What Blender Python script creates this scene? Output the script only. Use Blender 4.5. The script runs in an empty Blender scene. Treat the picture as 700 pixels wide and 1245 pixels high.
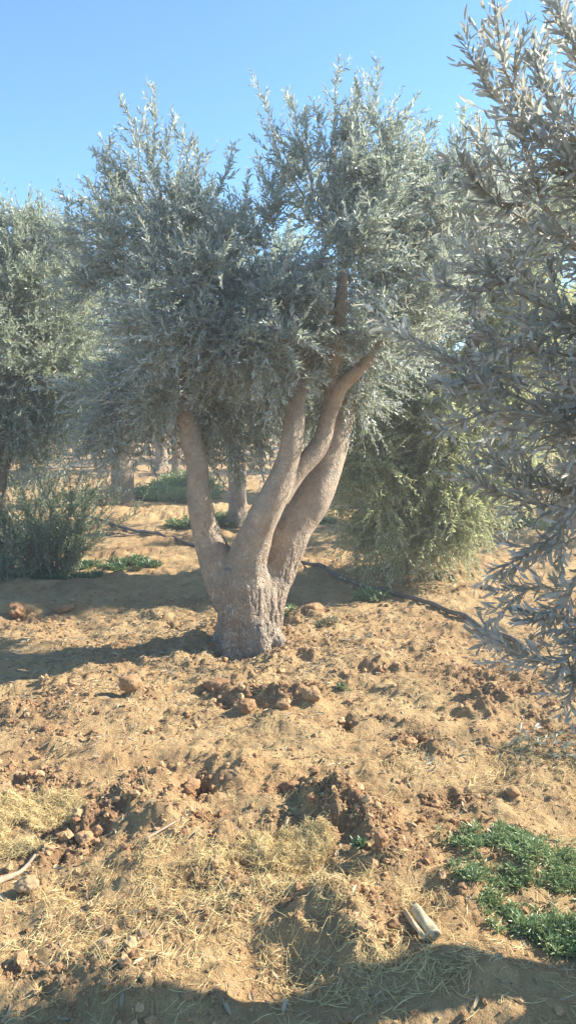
import bpy, math
import numpy as np
from mathutils import Vector

R = math.radians
scene = bpy.context.scene
COL = scene.collection
rng = np.random.default_rng(7)

# ------------------------------------------------------------------ camera model
F = 958.0; PITCH = R(6.7); CAMZ = 1.6
def ray(px, py):
    x = (px-350)/F; y = (622.5-py)/F
    return np.array([x, math.cos(PITCH)+y*math.sin(PITCH), -math.sin(PITCH)+y*math.cos(PITCH)])
def P(px, py, Y):
    d = ray(px, py); return np.array([0, 0, CAMZ]) + d*(Y/d[1])
def G(px, py):
    d = ray(px, py); p = d*(CAMZ/-d[2]); return p[0], p[1]

# ------------------------------------------------------------------ noise
def _h(ix, iy, iz, s):
    n = (ix.astype(np.int64)*374761393 + iy.astype(np.int64)*668265263 + iz.astype(np.int64)*2147483647 + int(s)*1274126177) & 0xFFFFFFFF
    n = ((n ^ (n >> 13))*1274126177) & 0xFFFFFFFF
    n = ((n ^ (n >> 15))*2246822519) & 0xFFFFFFFF
    return ((n ^ (n >> 16)) & 0xFFFFFF)/float(0xFFFFFF)
def vn2(x, y, s=0):
    ix = np.floor(x); iy = np.floor(y); fx = x-ix; fy = y-iy
    fx = fx*fx*fx*(fx*(fx*6-15)+10); fy = fy*fy*fy*(fy*(fy*6-15)+10)
    z = np.zeros_like(ix)
    a = _h(ix, iy, z, s); b = _h(ix+1, iy, z, s); c = _h(ix, iy+1, z, s); d = _h(ix+1, iy+1, z, s)
    return (a*(1-fx)+b*fx)*(1-fy)+(c*(1-fx)+d*fx)*fy - .5
def fbm2(x, y, o=4, s=0):
    r = 0; a = 1.0
    for i in range(o):
        r = r + a*vn2(x*2**i*1.03+i*7.3, y*2**i*.98+i*3.1, s+i); a *= .5
    return r
def vn3(x, y, z, s=0):
    ix = np.floor(x); iy = np.floor(y); iz = np.floor(z); fx = x-ix; fy = y-iy; fz = z-iz
    fx = fx*fx*(3-2*fx); fy = fy*fy*(3-2*fy); fz = fz*fz*(3-2*fz); r = 0
    for i in (0, 1):
        for j in (0, 1):
            for k in (0, 1):
                r = r + _h(ix+i, iy+j, iz+k, s)*(fx if i else 1-fx)*(fy if j else 1-fy)*(fz if k else 1-fz)
    return r-.5
def worley2(x, y, s=0):
    ix = np.floor(x); iy = np.floor(y); d1 = np.full(x.shape, 9.0); idv = np.zeros(x.shape); z = np.zeros_like(ix)
    for i in (-1, 0, 1):
        for j in (-1, 0, 1):
            cx = ix+i; cy = iy+j
            d = (cx+_h(cx, cy, z, s)-x)**2+(cy+_h(cx, cy, z, s+5)-y)**2
            m = d < d1; d1 = np.where(m, d, d1); idv = np.where(m, _h(cx, cy, z, s+9), idv)
    return np.sqrt(d1), idv

# ------------------------------------------------------------------ object helpers
def tag(o, label=None, cat=None, group=None, kind=None):
    if label: o['label'] = label
    if cat: o['category'] = cat
    if group: o['group'] = group
    if kind: o['kind'] = kind
    return o
def empty(name, loc, rz=0):
    o = bpy.data.objects.new(name, None); COL.objects.link(o)
    o.location = loc; o.rotation_euler = (0, 0, rz); o.empty_display_size = .1
    return o
def mesh_np(name, V, Fs, mats, parent=None, smooth=True, matidx=None, attrs=None, origin=None):
    """V (n,3); Fs list of (m,k) int arrays; attrs {name: per-vertex float}"""
    V = np.asarray(V, dtype=np.float32)
    if origin is not None: V = V-np.asarray(origin, dtype=np.float32)
    me = bpy.data.meshes.new(name)
    Fs = [np.asarray(f) for f in Fs if len(f)]
    tot = np.concatenate([np.full(len(f), f.shape[1], dtype=np.int32) for f in Fs])
    idx = np.concatenate([f.ravel() for f in Fs]).astype(np.int32)
    st = np.concatenate([[0], np.cumsum(tot)[:-1]]).astype(np.int32)
    me.vertices.add(len(V)); me.vertices.foreach_set('co', V.ravel())
    me.loops.add(len(idx)); me.loops.foreach_set('vertex_index', idx)
    me.polygons.add(len(tot)); me.polygons.foreach_set('loop_start', st)
    try: me.polygons.foreach_set('loop_total', tot)
    except Exception: pass
    if matidx is not None: me.polygons.foreach_set('material_index', np.concatenate(matidx).astype(np.int32))
    me.polygons.foreach_set('use_smooth', np.full(len(tot), smooth, dtype=bool))
    me.update(calc_edges=True)
    if attrs:
        for k, v in attrs.items():
            a = me.attributes.new(k, 'FLOAT', 'POINT'); a.data.foreach_set('value', np.asarray(v, dtype=np.float32))
    for m in (mats if isinstance(mats, (list, tuple)) else [mats]): me.materials.append(m)
    o = bpy.data.objects.new(name, me); COL.objects.link(o)
    if parent: o.parent = parent
    return o
def nrm(v): return v/np.maximum(np.linalg.norm(v, axis=-1, keepdims=True), 1e-9)

# ------------------------------------------------------------------ materials
def newmat(name):
    m = bpy.data.materials.new(name); m.use_nodes = True; nt = m.node_tree; nt.nodes.clear()
    out = nt.nodes.new('ShaderNodeOutputMaterial')
    return m, nt, out
def N(nt, t, **kw):
    n = nt.nodes.new(t)
    for k, v in kw.items():
        if k in n.inputs.keys(): n.inputs[k].default_value = v
        else: setattr(n, k, v)
    return n
def L(nt, a, b): nt.links.new(a, b)
def noise(nt, vec, scale, detail=4, rough=.6):
    n = N(nt, 'ShaderNodeTexNoise', Scale=scale, Detail=detail, Roughness=rough); L(nt, vec, n.inputs['Vector']); return n.outputs['Fac']
def ramp(nt, fac, stops):
    r = nt.nodes.new('ShaderNodeValToRGB'); e = r.color_ramp.elements
    while len(e) < len(stops): e.new(.5)
    for el, (p, c) in zip(e, stops): el.position = p; el.color = (*c, 1) if len(c) == 3 else c
    L(nt, fac, r.inputs['Fac']); return r.outputs['Color']
def mix(nt, fac, a, b, mode='MIX'):
    m = nt.nodes.new('ShaderNodeMix'); m.data_type = 'RGBA'; m.blend_type = mode
    for s, v in ((0, fac), (6, a), (7, b)):
        if isinstance(v, bpy.types.NodeSocket): L(nt, v, m.inputs[s])
        elif s == 0: m.inputs[0].default_value = v
        else: m.inputs[s].default_value = (*v, 1)
    return m.outputs[2]
def math_(nt, op, a, b=None, clamp=False):
    m = nt.nodes.new('ShaderNodeMath'); m.operation = op; m.use_clamp = clamp
    for i, v in enumerate((a, b)):
        if v is None: continue
        if isinstance(v, bpy.types.NodeSocket): L(nt, v, m.inputs[i])
        else: m.inputs[i].default_value = v
    return m.outputs[0]
def attr(nt, name):
    return N(nt, 'ShaderNodeAttribute', attribute_name=name).outputs['Fac']
def finish(nt, out, col, rough=.9, spec=.2, bump=None, bstr=.5, bdist=.01):
    p = N(nt, 'ShaderNodeBsdfPrincipled'); p.inputs['Roughness'].default_value = rough
    p.inputs['Specular IOR Level'].default_value = spec
    if isinstance(col, bpy.types.NodeSocket): L(nt, col, p.inputs['Base Color'])
    else: p.inputs['Base Color'].default_value = (*col, 1)
    if bump is not None:
        b = N(nt, 'ShaderNodeBump'); b.inputs['Strength'].default_value = bstr; b.inputs['Distance'].default_value = bdist
        L(nt, bump, b.inputs['Height']); L(nt, b.outputs[0], p.inputs['Normal'])
    L(nt, p.outputs[0], out.inputs['Surface']); return p
def objco(nt): return N(nt, 'ShaderNodeTexCoord').outputs['Object']

def mat_soil(name='soil', world=True):
    m, nt, out = newmat(name); co = objco(nt)
    n1 = noise(nt, co, 1.3, 5, .6); n2 = noise(nt, co, 9, 5, .65); n3 = noise(nt, co, 60, 5, .7); n4 = noise(nt, co, 260, 3, .7)
    base = ramp(nt, n2, [(.34, (.34, .21, .10)), (.5, (.48, .32, .152)), (.66, (.58, .425, .22))])
    red = ramp(nt, n1, [(.38, (.47, .285, .14)), (.6, (.53, .385, .195))])
    c = mix(nt, .45, base, red)
    ch = attr(nt, 'churn')
    chm = math_(nt, 'MULTIPLY', ch, math_(nt, 'ADD', math_(nt, 'MULTIPLY', n3, 1.3), .25), clamp=True)
    c = mix(nt, chm, c, (.27, .155, .085))
    gr = ramp(nt, n4, [(.35, (.62, .6, .58)), (.6, (1.12, 1.12, 1.12))])
    c = mix(nt, .75, c, gr, 'MULTIPLY')
    sp = ramp(nt, noise(nt, co, 140, 2, .5), [(.62, (0, 0, 0)), (.68, (1, 1, 1))])
    c = mix(nt, math_(nt, 'MULTIPLY', sp, .35), c, (.72, .58, .36))
    h = math_(nt, 'ADD', math_(nt, 'ADD', math_(nt, 'MULTIPLY', n3, 1.1), math_(nt, 'MULTIPLY', n4, .35)), math_(nt, 'MULTIPLY', n2, 1.6))
    finish(nt, out, c, .95, .1, h, .9, .022)
    return m
def mat_clod():
    m, nt, out = newmat('clod_soil'); co = objco(nt)
    n2 = noise(nt, co, 25, 5, .65); n4 = noise(nt, co, 200, 3, .7); rnd = attr(nt, 'rnd')
    c = ramp(nt, rnd, [(0, (.30, .17, .09)), (.5, (.42, .26, .135)), (1, (.56, .38, .20))])
    c = mix(nt, .6, c, ramp(nt, n2, [(.3, (.6, .57, .55)), (.65, (1.2, 1.2, 1.2))]), 'MULTIPLY')
    finish(nt, out, c, .95, .1, math_(nt, 'ADD', n2, math_(nt, 'MULTIPLY', n4, .4)), .8, .012)
    return m
def mat_leaf(name, top, under, dry=.03, trans=.3, yel=(.42, .40, .16), tcol=(.40, .44, .20)):
    m, nt, out = newmat(name); rnd = attr(nt, 'rnd')
    geo = N(nt, 'ShaderNodeNewGeometry')
    t = mix(nt, rnd, tuple(v*.7 for v in top), tuple(v*1.35 for v in top))
    u = mix(nt, rnd, tuple(v*.8 for v in under), tuple(min(v*1.2, .9) for v in under))
    c = mix(nt, geo.outputs['Backfacing'], t, u)
    yl = ramp(nt, rnd, [(1-dry-.02, (0, 0, 0)), (1-dry, (1, 1, 1))])
    c = mix(nt, math_(nt, 'MULTIPLY', yl, .75), c, yel)
    p = N(nt, 'ShaderNodeBsdfPrincipled'); L(nt, c, p.inputs['Base Color'])
    p.inputs['Roughness'].default_value = .34; p.inputs['Specular IOR Level'].default_value = .6
    tr = N(nt, 'ShaderNodeBsdfTranslucent'); tc = mix(nt, .55, c, tcol); L(nt, tc, tr.inputs['Color'])
    ms = N(nt, 'ShaderNodeMixShader'); ms.inputs[0].default_value = trans
    L(nt, p.outputs[0], ms.inputs[1]); L(nt, tr.outputs[0], ms.inputs[2]); L(nt, ms.outputs[0], out.inputs['Surface'])
    return m
def mat_bark(name='bark', tint=(1, 1, 1)):
    m, nt, out = newmat(name); co = objco(nt)
    mp = N(nt, 'ShaderNodeMapping'); mp.inputs['Scale'].default_value = (1, 1, .45); L(nt, co, mp.inputs['Vector'])
    wob = N(nt, 'ShaderNodeTexNoise', Scale=9, Detail=3); L(nt, co, wob.inputs['Vector'])
    add = N(nt, 'ShaderNodeVectorMath', operation='MULTIPLY_ADD'); L(nt, wob.outputs['Color'], add.inputs[0]); add.inputs[1].default_value = (.11, .11, .11); L(nt, mp.outputs[0], add.inputs[2])
    vo = N(nt, 'ShaderNodeTexVoronoi', feature='DISTANCE_TO_EDGE'); vo.inputs['Scale'].default_value = 60; L(nt, add.outputs[0], vo.inputs['Vector'])
    crack = ramp(nt, vo.outputs['Distance'], [(0, (0, 0, 0)), (.22, (1, 1, 1))])
    rough = attr(nt, 'rough')
    n1 = noise(nt, co, 7, 4, .6); n2 = noise(nt, co, 45, 5, .7); n3 = noise(nt, mp.outputs[0], 150, 3, .7)
    c = ramp(nt, n1, [(.3, (.30*tint[0], .25*tint[1], .20*tint[2])), (.5, (.42*tint[0], .355*tint[1], .285*tint[2])), (.7, (.52*tint[0], .45*tint[1], .36*tint[2]))])
    c = mix(nt, .6, c, ramp(nt, n2, [(.3, (.62, .6, .58)), (.65, (1.15, 1.14, 1.12))]), 'MULTIPLY')
    ck = math_(nt, 'MULTIPLY', math_(nt, 'SUBTRACT', 1.0, crack), math_(nt, 'ADD', math_(nt, 'MULTIPLY', rough, .62), .05), clamp=True)
    c = mix(nt, ck, c, (.17, .115, .08))
    lich = ramp(nt, noise(nt, co, 5.5, 6, .7), [(.52, (0, 0, 0)), (.62, (1, 1, 1))])
    c = mix(nt, math_(nt, 'MULTIPLY', lich, .45), c, (.30, .275, .225))
    # dark scars
    sc = ramp(nt, noise(nt, co, 14, 2, .4), [(.66, (0, 0, 0)), (.71, (1, 1, 1))])
    c = mix(nt, math_(nt, 'MULTIPLY', sc, .4), c, (.20, .12, .08))
    h = math_(nt, 'ADD', math_(nt, 'MULTIPLY', crack, math_(nt, 'ADD', math_(nt, 'MULTIPLY', rough, .9), .06)), math_(nt, 'ADD', math_(nt, 'MULTIPLY', n2, .5), math_(nt, 'MULTIPLY', n3, .25)))
    finish(nt, out, c, .85, .2, h, .8, .012)
    return m
def mat_simple(name, c1, c2, scale=20, rough=.8, spec=.2, use_rnd=False):
    m, nt, out = newmat(name); co = objco(nt)
    n = noise(nt, co, scale, 4, .6)
    if use_rnd: c = mix(nt, attr(nt, 'rnd'), c1, c2)
    else: c = ramp(nt, n, [(.3, c1), (.7, c2)])
    finish(nt, out, c, rough, spec, n, .4, .005)
    return m

M_SOIL = mat_soil(); M_CLOD = mat_clod()
M_BARK = mat_bark('olive_bark', (1.06, 1.0, .92))
M_BARKD = mat_bark('olive_bark_grey', (.72, .70, .70))
M_TWIG = mat_simple('twig_bark', (.24, .21, .17), (.42, .38, .31), 30)
LEAF_MAIN = mat_leaf('olive_leaf_silver', (.31, .35, .32), (.62, .66, .65), .03, .42)
LEAF_RIGHT = mat_leaf('olive_leaf_sunlit', (.44, .46, .24), (.66, .67, .46), .12, .52)  # sunlight put into the leaf colour: brighter, yellower copy of the olive leaf
LEAF_LEFT = mat_leaf('olive_leaf_grey', (.29, .33, .25), (.58, .62, .54), .04, .40)
LEAF_NEAR = mat_leaf('olive_leaf_near', (.34, .35, .32), (.61, .615, .59), .06, .50, (.42, .31, .22), (.44, .45, .32))
LEAF_CUT = mat_leaf('olive_leaf_wilted', (.22, .23, .15), (.45, .46, .36), .2, .1)
LEAF_BRUSH = mat_leaf('brush_leaf', (.20, .16, .10), (.34, .28, .18), .1, .25)
LEAF_SUCK = mat_leaf('sucker_leaf', (.13, .18, .10), (.30, .35, .25), .03, .3)  # dark sucker green, with the thicket's shade also put into the colour
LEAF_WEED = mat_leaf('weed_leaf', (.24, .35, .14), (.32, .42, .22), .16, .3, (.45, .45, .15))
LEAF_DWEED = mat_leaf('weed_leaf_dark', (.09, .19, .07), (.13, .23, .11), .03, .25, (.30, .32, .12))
M_STRAW = mat_simple('straw', (.48, .34, .15), (.74, .61, .30), 20, .7, .3, True)
M_LITTER = mat_simple('leaf_litter', (.20, .14, .085), (.46, .38, .25), 20, .8, .2, True)
M_HOSE = mat_simple('black_polythene', (.07, .06, .05), (.20, .155, .11), 12, .55, .4)
M_WOOD = mat_simple('dry_wood', (.24, .18, .12), (.46, .37, .26), 25, .85)
M_DWOOD = mat_simple('dark_dead_wood', (.12, .09, .07), (.24, .18, .14), 25, .85)
M_HUSK = mat_simple('pale_husk', (.36, .29, .16), (.54, .46, .30), 60, .5, .4)
M_STONE = mat_simple('stone', (.30, .20, .11), (.42, .30, .17), 30, .9, .05)

# ------------------------------------------------------------------ ground
TX, TY = P(297, 795, 5.42)[0], 5.42
feats = []   # cx, cy, rx, ry, ang, h, churn
def feat(px, py, rx, ry, h, ang=0, churn=0.0):
    x, y = G(px, py); feats.append((x, y, rx, ry, R(ang), h, churn))
feats.append((TX, TY, .55, .50, 0, .07, .25))
feat(440, 1005, .17, .17, .085, 0, .9)
feat(395, 985, .12, .20, .05, 20, .9)
feat(480, 1060, .12, .10, .04, 0, .7)
feat(350, 965, .07, .10, -.06, 0, .8)
feat(150, 985, .10, .30, .085, -38, .5)
feat(110, 1010, .08, .26, -.055, -38, .9)
feat(45, 950, .16, .12, -.05, 0, .6)
feat(300, 940, .20, .16, .055, 0, .1)
feat(245, 965, .05, .10, -.045, 0, .9)
feat(252, 1000, .06, .06, -.04, 0, .9)
feat(70, 1000, .07, .10, -.05, -30, .9)
feat(180, 950, .09, .06, .05, 0, .6)
feat(300, 850, .16, .05, .045, 0, .9)
feat(260, 850, .08, .05, .04, 0, .9)
feat(385, 850, .12, .06, .05, 0, .9)
feat(170, 850, .10, .06, .04, 0, .7)
feat(192, 1000, .12, .12, .05, 0, .2)
feat(423, 885, .06, .10, -.07, 0, .8)
feat(468, 815, .16, .08, -.05, 0, .5)
feat(520, 790, .18, .08, .04, 0, .3)
feat(505, 905, .13, .07, -.05, 0, .9)
feat(530, 920, .10, .06, .04, 0, .5)
feat(410, 1130, .15, .13, .06, 0, .3)
feat(235, 1120, .25, .07, .03, 10, .3)
feat(130, 1200, .22, .14, .04, 0, .3)
feat(90, 735, .22, .18, .06, 0, .1)
feat(25, 745, .3, .22, .07, 0, .0)
feat(190, 745, .25, .20, .04, 0, .1)
feat(370, 750, .20, .14, .07, 0, .3)
feat(350, 745, .12, .10, -.04, 0, .6)
feat(430, 690, .5, .3, .06, 0, .4)
feat(540, 700, .5, .25, .09, 0, .2)
feat(560, 1090, .10, .08, .05, 0, .1)
feat(620, 1050, .16, .12, .04, 0, .1)
feat(640, 960, .25, .14, .04, 0, .1)
feat(600, 860, .3, .14, .05, 0, .2)
feat(270, 860, .10, .06, -.04, 0, .9)
feat(340, 855, .26, .10, .045, 0, .9)
feat(560, 975, .10, .08, -.03, 0, .6)
feat(10, 1185, .09, .05, -.05, 0, .6)
for (px, py, rx, ry, h) in ((60, 590, 3.0, .7, .28), (620, 655, 1.2, .4, .10), (240, 625, 2.5, .6, .10)):
    feat(px, py, rx, ry, h, 0, 0)
TREE_POS = []
def Hgt(x, y, want_churn=False, fine=True):
    x = np.asarray(x, dtype=float); y = np.asarray(y, dtype=float)
    sh = x.shape; x = x.ravel(); y = y.ravel()
    r = np.hypot(x, y)
    h = .055*fbm2(x*.8, y*.8, 3, 1)+.045*fbm2(x*3, y*3, 3, 11)
    churn = np.clip(fbm2(x*1.5+4, y*1.5, 4, 21)*1.6-.05, 0, 1)*.75
    lump = fbm2(x*2.3, y*3.4, 3, 15); h += .10*np.clip(lump-.08, 0, 1)-.10*np.clip(-lump-.12, 0, 1)
    churn = np.maximum(churn, np.clip(fbm2(x*6+4, y*6, 3, 27)*2.2-.75, 0, 1)*.9)
    for (cx, cy, rx, ry, a, hh, cc) in feats:
        rr = max(rx, ry)*3
        m = np.where((np.abs(x-cx) < rr) & (np.abs(y-cy) < rr))[0]
        if len(m) == 0: continue
        dx = x[m]-cx; dy = y[m]-cy
        sc_ = min(rx, ry)*.9; wx = fbm2(x[m]*8, y[m]*8, 4, 33)*sc_; wy = fbm2(x[m]*8+9, y[m]*8, 4, 37)*sc_; dx = dx+wx; dy = dy+wy
        u = (dx*math.cos(a)+dy*math.sin(a))/rx; v = (-dx*math.sin(a)+dy*math.cos(a))/ry
        g = np.exp(-(u*u+v*v)**1.25)
        h[m] += hh*1.1*g; churn[m] = np.maximum(churn[m], cc*np.clip(g*1.5, 0, 1))
    if fine:
        near = np.clip((14-r)/6, 0, 1)
        qx = x+.045*fbm2(x*24, y*24, 3, 41); qy = y+.045*fbm2(x*24, y*24, 3, 43)
        bl = np.abs(2*fbm2(x*11, y*11, 4, 53)); h += near*(.16+churn)*.042*(np.minimum(bl, .9)-.3)
        d, i1 = worley2(qx*13, qy*13, 51); h += near*(.05+churn)*.013*np.clip(1-d*1.5, 0, 1)**.8*i1*(i1 > .45)
        d, i2 = worley2(qx*24, qy*24, 61); h += near*(.22+churn)*.014*np.clip(1-d*1.5, 0, 1)**.6*i2*(i2 > .3)
        d, i3 = worley2(qx*55, qy*55, 71); h += near*(.30+churn)*.008*np.clip(1-d*1.4, 0, 1)**.6*(i3 > .4)
        h += near*(.010+.012*churn)*fbm2(x*16, y*16, 4, 81)
    if want_churn: return h.reshape(sh), churn.reshape(sh)
    return h.reshape(sh)
def GZ(x, y): return float(Hgt(np.array([x]), np.array([y]))[0])
def on(px, py, dz=0):
    x, y = G(px, py)
    for _ in range(3):          # walk along the ray to the relief
        z = GZ(x, y); d = ray(px, py); t = (CAMZ-z)/-d[2]; x, y = d[0]*t, d[1]*t
    return np.array([x, y, GZ(x, y)+dz])

def axis(segs):
    out = []
    for a, b, s0, s1 in segs:
        p = a
        while p < b:
            out.append(p); p += s0+(s1-s0)*((p-a)/(b-a))
    out.append(segs[-1][1]); return np.array(out)
gx = axis([(-180, -12, 12, .5), (-12, -2.6, .35, .012), (-2.6, 2.6, .0085, .0085), (2.6, 12, .012, .35), (12, 180, .5, 12)])
gy = axis([(-60, -2, 8, .3), (-2, 1.7, .2, .02), (1.7, 2.6, .0075, .0075), (2.6, 6.5, .0075, .018), (6.5, 14, .018, .12), (14, 40, .12, 1.2), (40, 260, 1.2, 14)])
XX, YY = np.meshgrid(gx, gy); ZZ, CH = Hgt(XX, YY, True)
nx, ny = len(gx), len(gy)
ii = (np.arange(ny-1)[:, None]*nx+np.arange(nx-1)[None, :]).ravel()
quads = np.stack([ii, ii+1, ii+nx+1, ii+nx], 1)
g = mesh_np('ground', np.stack([XX.ravel(), YY.ravel(), ZZ.ravel()], 1), [quads], M_SOIL, attrs={'churn': CH.ravel()})
tag(g, 'dry sandy orchard soil with clods and hollows', 'ground', kind='structure')
print('ground verts', nx*ny)

# ------------------------------------------------------------------ leaves / tubes
def leaves_np(p, d, n, Ln, W, hi=False, curl=None):
    """p,d,n (m,3) -> verts, faces"""
    m = len(p); d = nrm(d); s = nrm(np.cross(d, n)); n = np.cross(s, d)
    Ln = Ln[:, None]; W = W[:, None]
    c = (rng.uniform(-.12, .22, (m, 1)) if curl is None else curl)
    def pt(t, w, f): return p+d*Ln*t+n*Ln*(-c*t*t+f*0)+s*W*w*.5+n*W*abs(w)*f
    if not hi:
        V = np.stack([pt(0, 0, 0), pt(.32, .92, .25), pt(.72, .80, .25), pt(1, 0, 0), pt(.72, -.80, .25), pt(.32, -.92, .25)], 1)
        b = (np.arange(m)*6)[:, None]
        Fq = np.concatenate([b+np.array([[0, 1, 2, 3]]), b+np.array([[0, 3, 4, 5]])])
        return V.reshape(-1, 3), [Fq], 6
    st = [(.0, .10), (.18, .62), (.42, 1.0), (.68, .85), (.88, .42)]
    cols = []
    for t, w in st: cols += [pt(t, w, .22), pt(t, 0, 0), pt(t, -w, .22)]
    cols.append(pt(1, 0, 0))
    V = np.stack(cols, 1); k = len(cols); b = (np.arange(m)*k)[:, None]; q = []
    for i in range(len(st)-1):
        q.append(b+np.array([[3*i, 3*i+3, 3*i+4, 3*i+1]])); q.append(b+np.array([[3*i+1, 3*i+4, 3*i+5, 3*i+2]]))
    e = 3*(len(st)-1)
    t_ = [b+np.array([[e, k-1, e+1]]), b+np.array([[e+1, k-1, e+2]])]
    return V.reshape(-1, 3), [np.concatenate(q), np.concatenate(t_)], k
def tubes_np(C, Rr, sides=3, closed_tip=False):
    """C (m,k,3) centre lines, Rr (m,k) radii"""
    m, k, _ = C.shape
    T = np.gradient(C, axis=1); T = nrm(T)
    av = np.abs(T).mean(1)+np.array([0, 1e-3, 0]); ref = np.eye(3)[np.argmin(av, 1)][:, None, :]*np.ones((1, k, 1))
    U = nrm(np.cross(T, ref)); W = np.cross(T, U)
    a = np.arange(sides)*2*math.pi/sides
    V = C[:, :, None, :]+Rr[:, :, None, None]*(np.cos(a)[None, None, :, None]*U[:, :, None, :]+np.sin(a)[None, None, :, None]*W[:, :, None, :])
    b = (np.arange(m)*k*sides)[:, None]; q = []
    for i in range(k-1):
        for j in range(sides):
            j2 = (j+1) % sides
            q.append(b+np.array([[i*sides+j, i*sides+j2, (i+1)*sides+j2, (i+1)*sides+j]]))
    return V.reshape(-1, 3), np.concatenate(q)

class Acc:
    def __init__(s): s.V = []; s.F = {3: [], 4: []}; s.MI = {3: [], 4: []}; s.R = []; s.n = 0
    def add(s, V, Fs, mi, rnd):
        for f in Fs:
            s.F[f.shape[1]].append(f+s.n); s.MI[f.shape[1]].append(np.full(len(f), mi))
        s.V.append(V); s.R.append(rnd); s.n += len(V)
    def build(s, name, mats, parent=None, smooth=True, origin=None):
        Fs = []; MI = []
        for k in (3, 4):
            if s.F[k]: Fs.append(np.concatenate(s.F[k])); MI.append(np.concatenate(s.MI[k]))
        return mesh_np(name, np.concatenate(s.V), Fs, mats, parent, smooth, MI, {'rnd': np.concatenate(s.R)}, origin)

def shoots(acc, b, d, Ln, bend, leafL=.058, leafW=.0125, step=.021, hi=False, r0=.0022, bare=.12, reject=None, mi_leaf=0, mi_twig=1, sides=3):
    """b,d,bend (S,3), Ln (S,)"""
    S = len(b); d = nrm(d)
    ts = np.linspace(0, 1, 5)
    C = b[:, None]+d[:, None]*(Ln[:, None]*ts)[..., None]+bend[:, None]*(Ln[:, None]*ts**2)[..., None]
    V, q = tubes_np(C, r0*(Ln[:, None]/.3)**.5*(1-.75*ts)[None], sides)
    acc.add(V, [q], mi_twig, np.repeat(rng.random(S), 5*sides))
    K = int(Ln.max()/step)+1
    k = np.arange(K)[None, :]
    t = (bare*Ln[:, None]+k*step*rng.uniform(.85, 1.15, (S, 1)))/Ln[:, None]
    ok = t < 1.0
    si, ki = np.nonzero(ok)
    tt = t[si, ki]
    for side in (0, 1):
        keep = rng.random(len(si)) > .07
        s_, k_, t_ = si[keep], ki[keep], tt[keep]
        p = b[s_]+d[s_]*(Ln[s_]*t_)[:, None]+bend[s_]*(Ln[s_]*t_**2)[:, None]
        tan = nrm(d[s_]+bend[s_]*2*t_[:, None])
        ref = nrm(np.cross(tan, np.array([.13, .2, 1.]))); w = np.cross(tan, ref)
        ang = k_*math.pi/2+side*math.pi+s_*1.7+rng.normal(0, .35, len(s_))
        rad = ref*np.cos(ang)[:, None]+w*np.sin(ang)[:, None]
        op = rng.normal(.72, .2, len(s_))*(1-.35*t_)
        dl = tan*np.cos(op)[:, None]+rad*np.sin(op)[:, None]
        nn = tan*np.sin(op)[:, None]-rad*np.cos(op)[:, None]
        nn = nn+rng.normal(0, .6, nn.shape); dl = nrm(dl+rng.normal(0, .22, dl.shape))
        sz = (1-.45*t_**3)*rng.uniform(.72, 1.2, len(s_))
        if reject is not None:
            m = ~reject(p+dl*.03); p, dl, nn, sz = p[m], dl[m], nn[m], sz[m]
        V, Fs, kk = leaves_np(p, dl, nn, leafL*sz, leafW*sz*rng.uniform(.85, 1.15, len(sz)), hi)
        acc.add(V, Fs, mi_leaf, np.repeat(rng.random(len(p)), kk))

def bez(a, b, ta, k=6, lift=0.0):
    """curved path from a (tangent ta) to b"""
    L_ = np.linalg.norm(b-a); c = a+ta*L_*.4; t = np.linspace(0, 1, k)[:, None]
    q = (1-t)**2*a+2*t*(1-t)*c+t*t*b
    return q+np.sin(t*math.pi)*np.array([0, 0, lift])

def sample_blobs(blobs, n, seed, shell=.45, gap=.0):
    r = np.random.default_rng(seed)
    vol = np.array([b[3]*b[4]*b[5] for b in blobs])**.8; pr = vol/vol.sum()
    i = r.choice(len(blobs), n, p=pr); B = np.array(blobs)[i]
    u = nrm(r.normal(0, 1, (n, 3))); rad = r.random(n)**(1/3.)
    rad = np.where(r.random(n) < shell, .75+.3*r.random(n), rad)
    return B[:, :3]+u*rad[:, None]*B[:, 3:6]

def tube_limb_paths(limbs):
    """limbs: list of list of (x,y,z,r) -> node array for attachment"""
    pts, rr, tg = [], [], []
    for l in limbs:
        l = np.array(l)
        for i in range(len(l)-1):
            for t in np.linspace(0, 1, 5)[:-1]:
                pts.append(l[i, :3]*(1-t)+l[i+1, :3]*t); rr.append(l[i, 3]*(1-t)+l[i+1, 3]*t); tg.append(l[i+1, :3]-l[i, :3])
        pts.append(l[-1, :3]); rr.append(l[-1, 3]); tg.append(l[-1, :3]-l[-2, :3])
    return np.array(pts), np.array(rr), nrm(np.array(tg))

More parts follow.
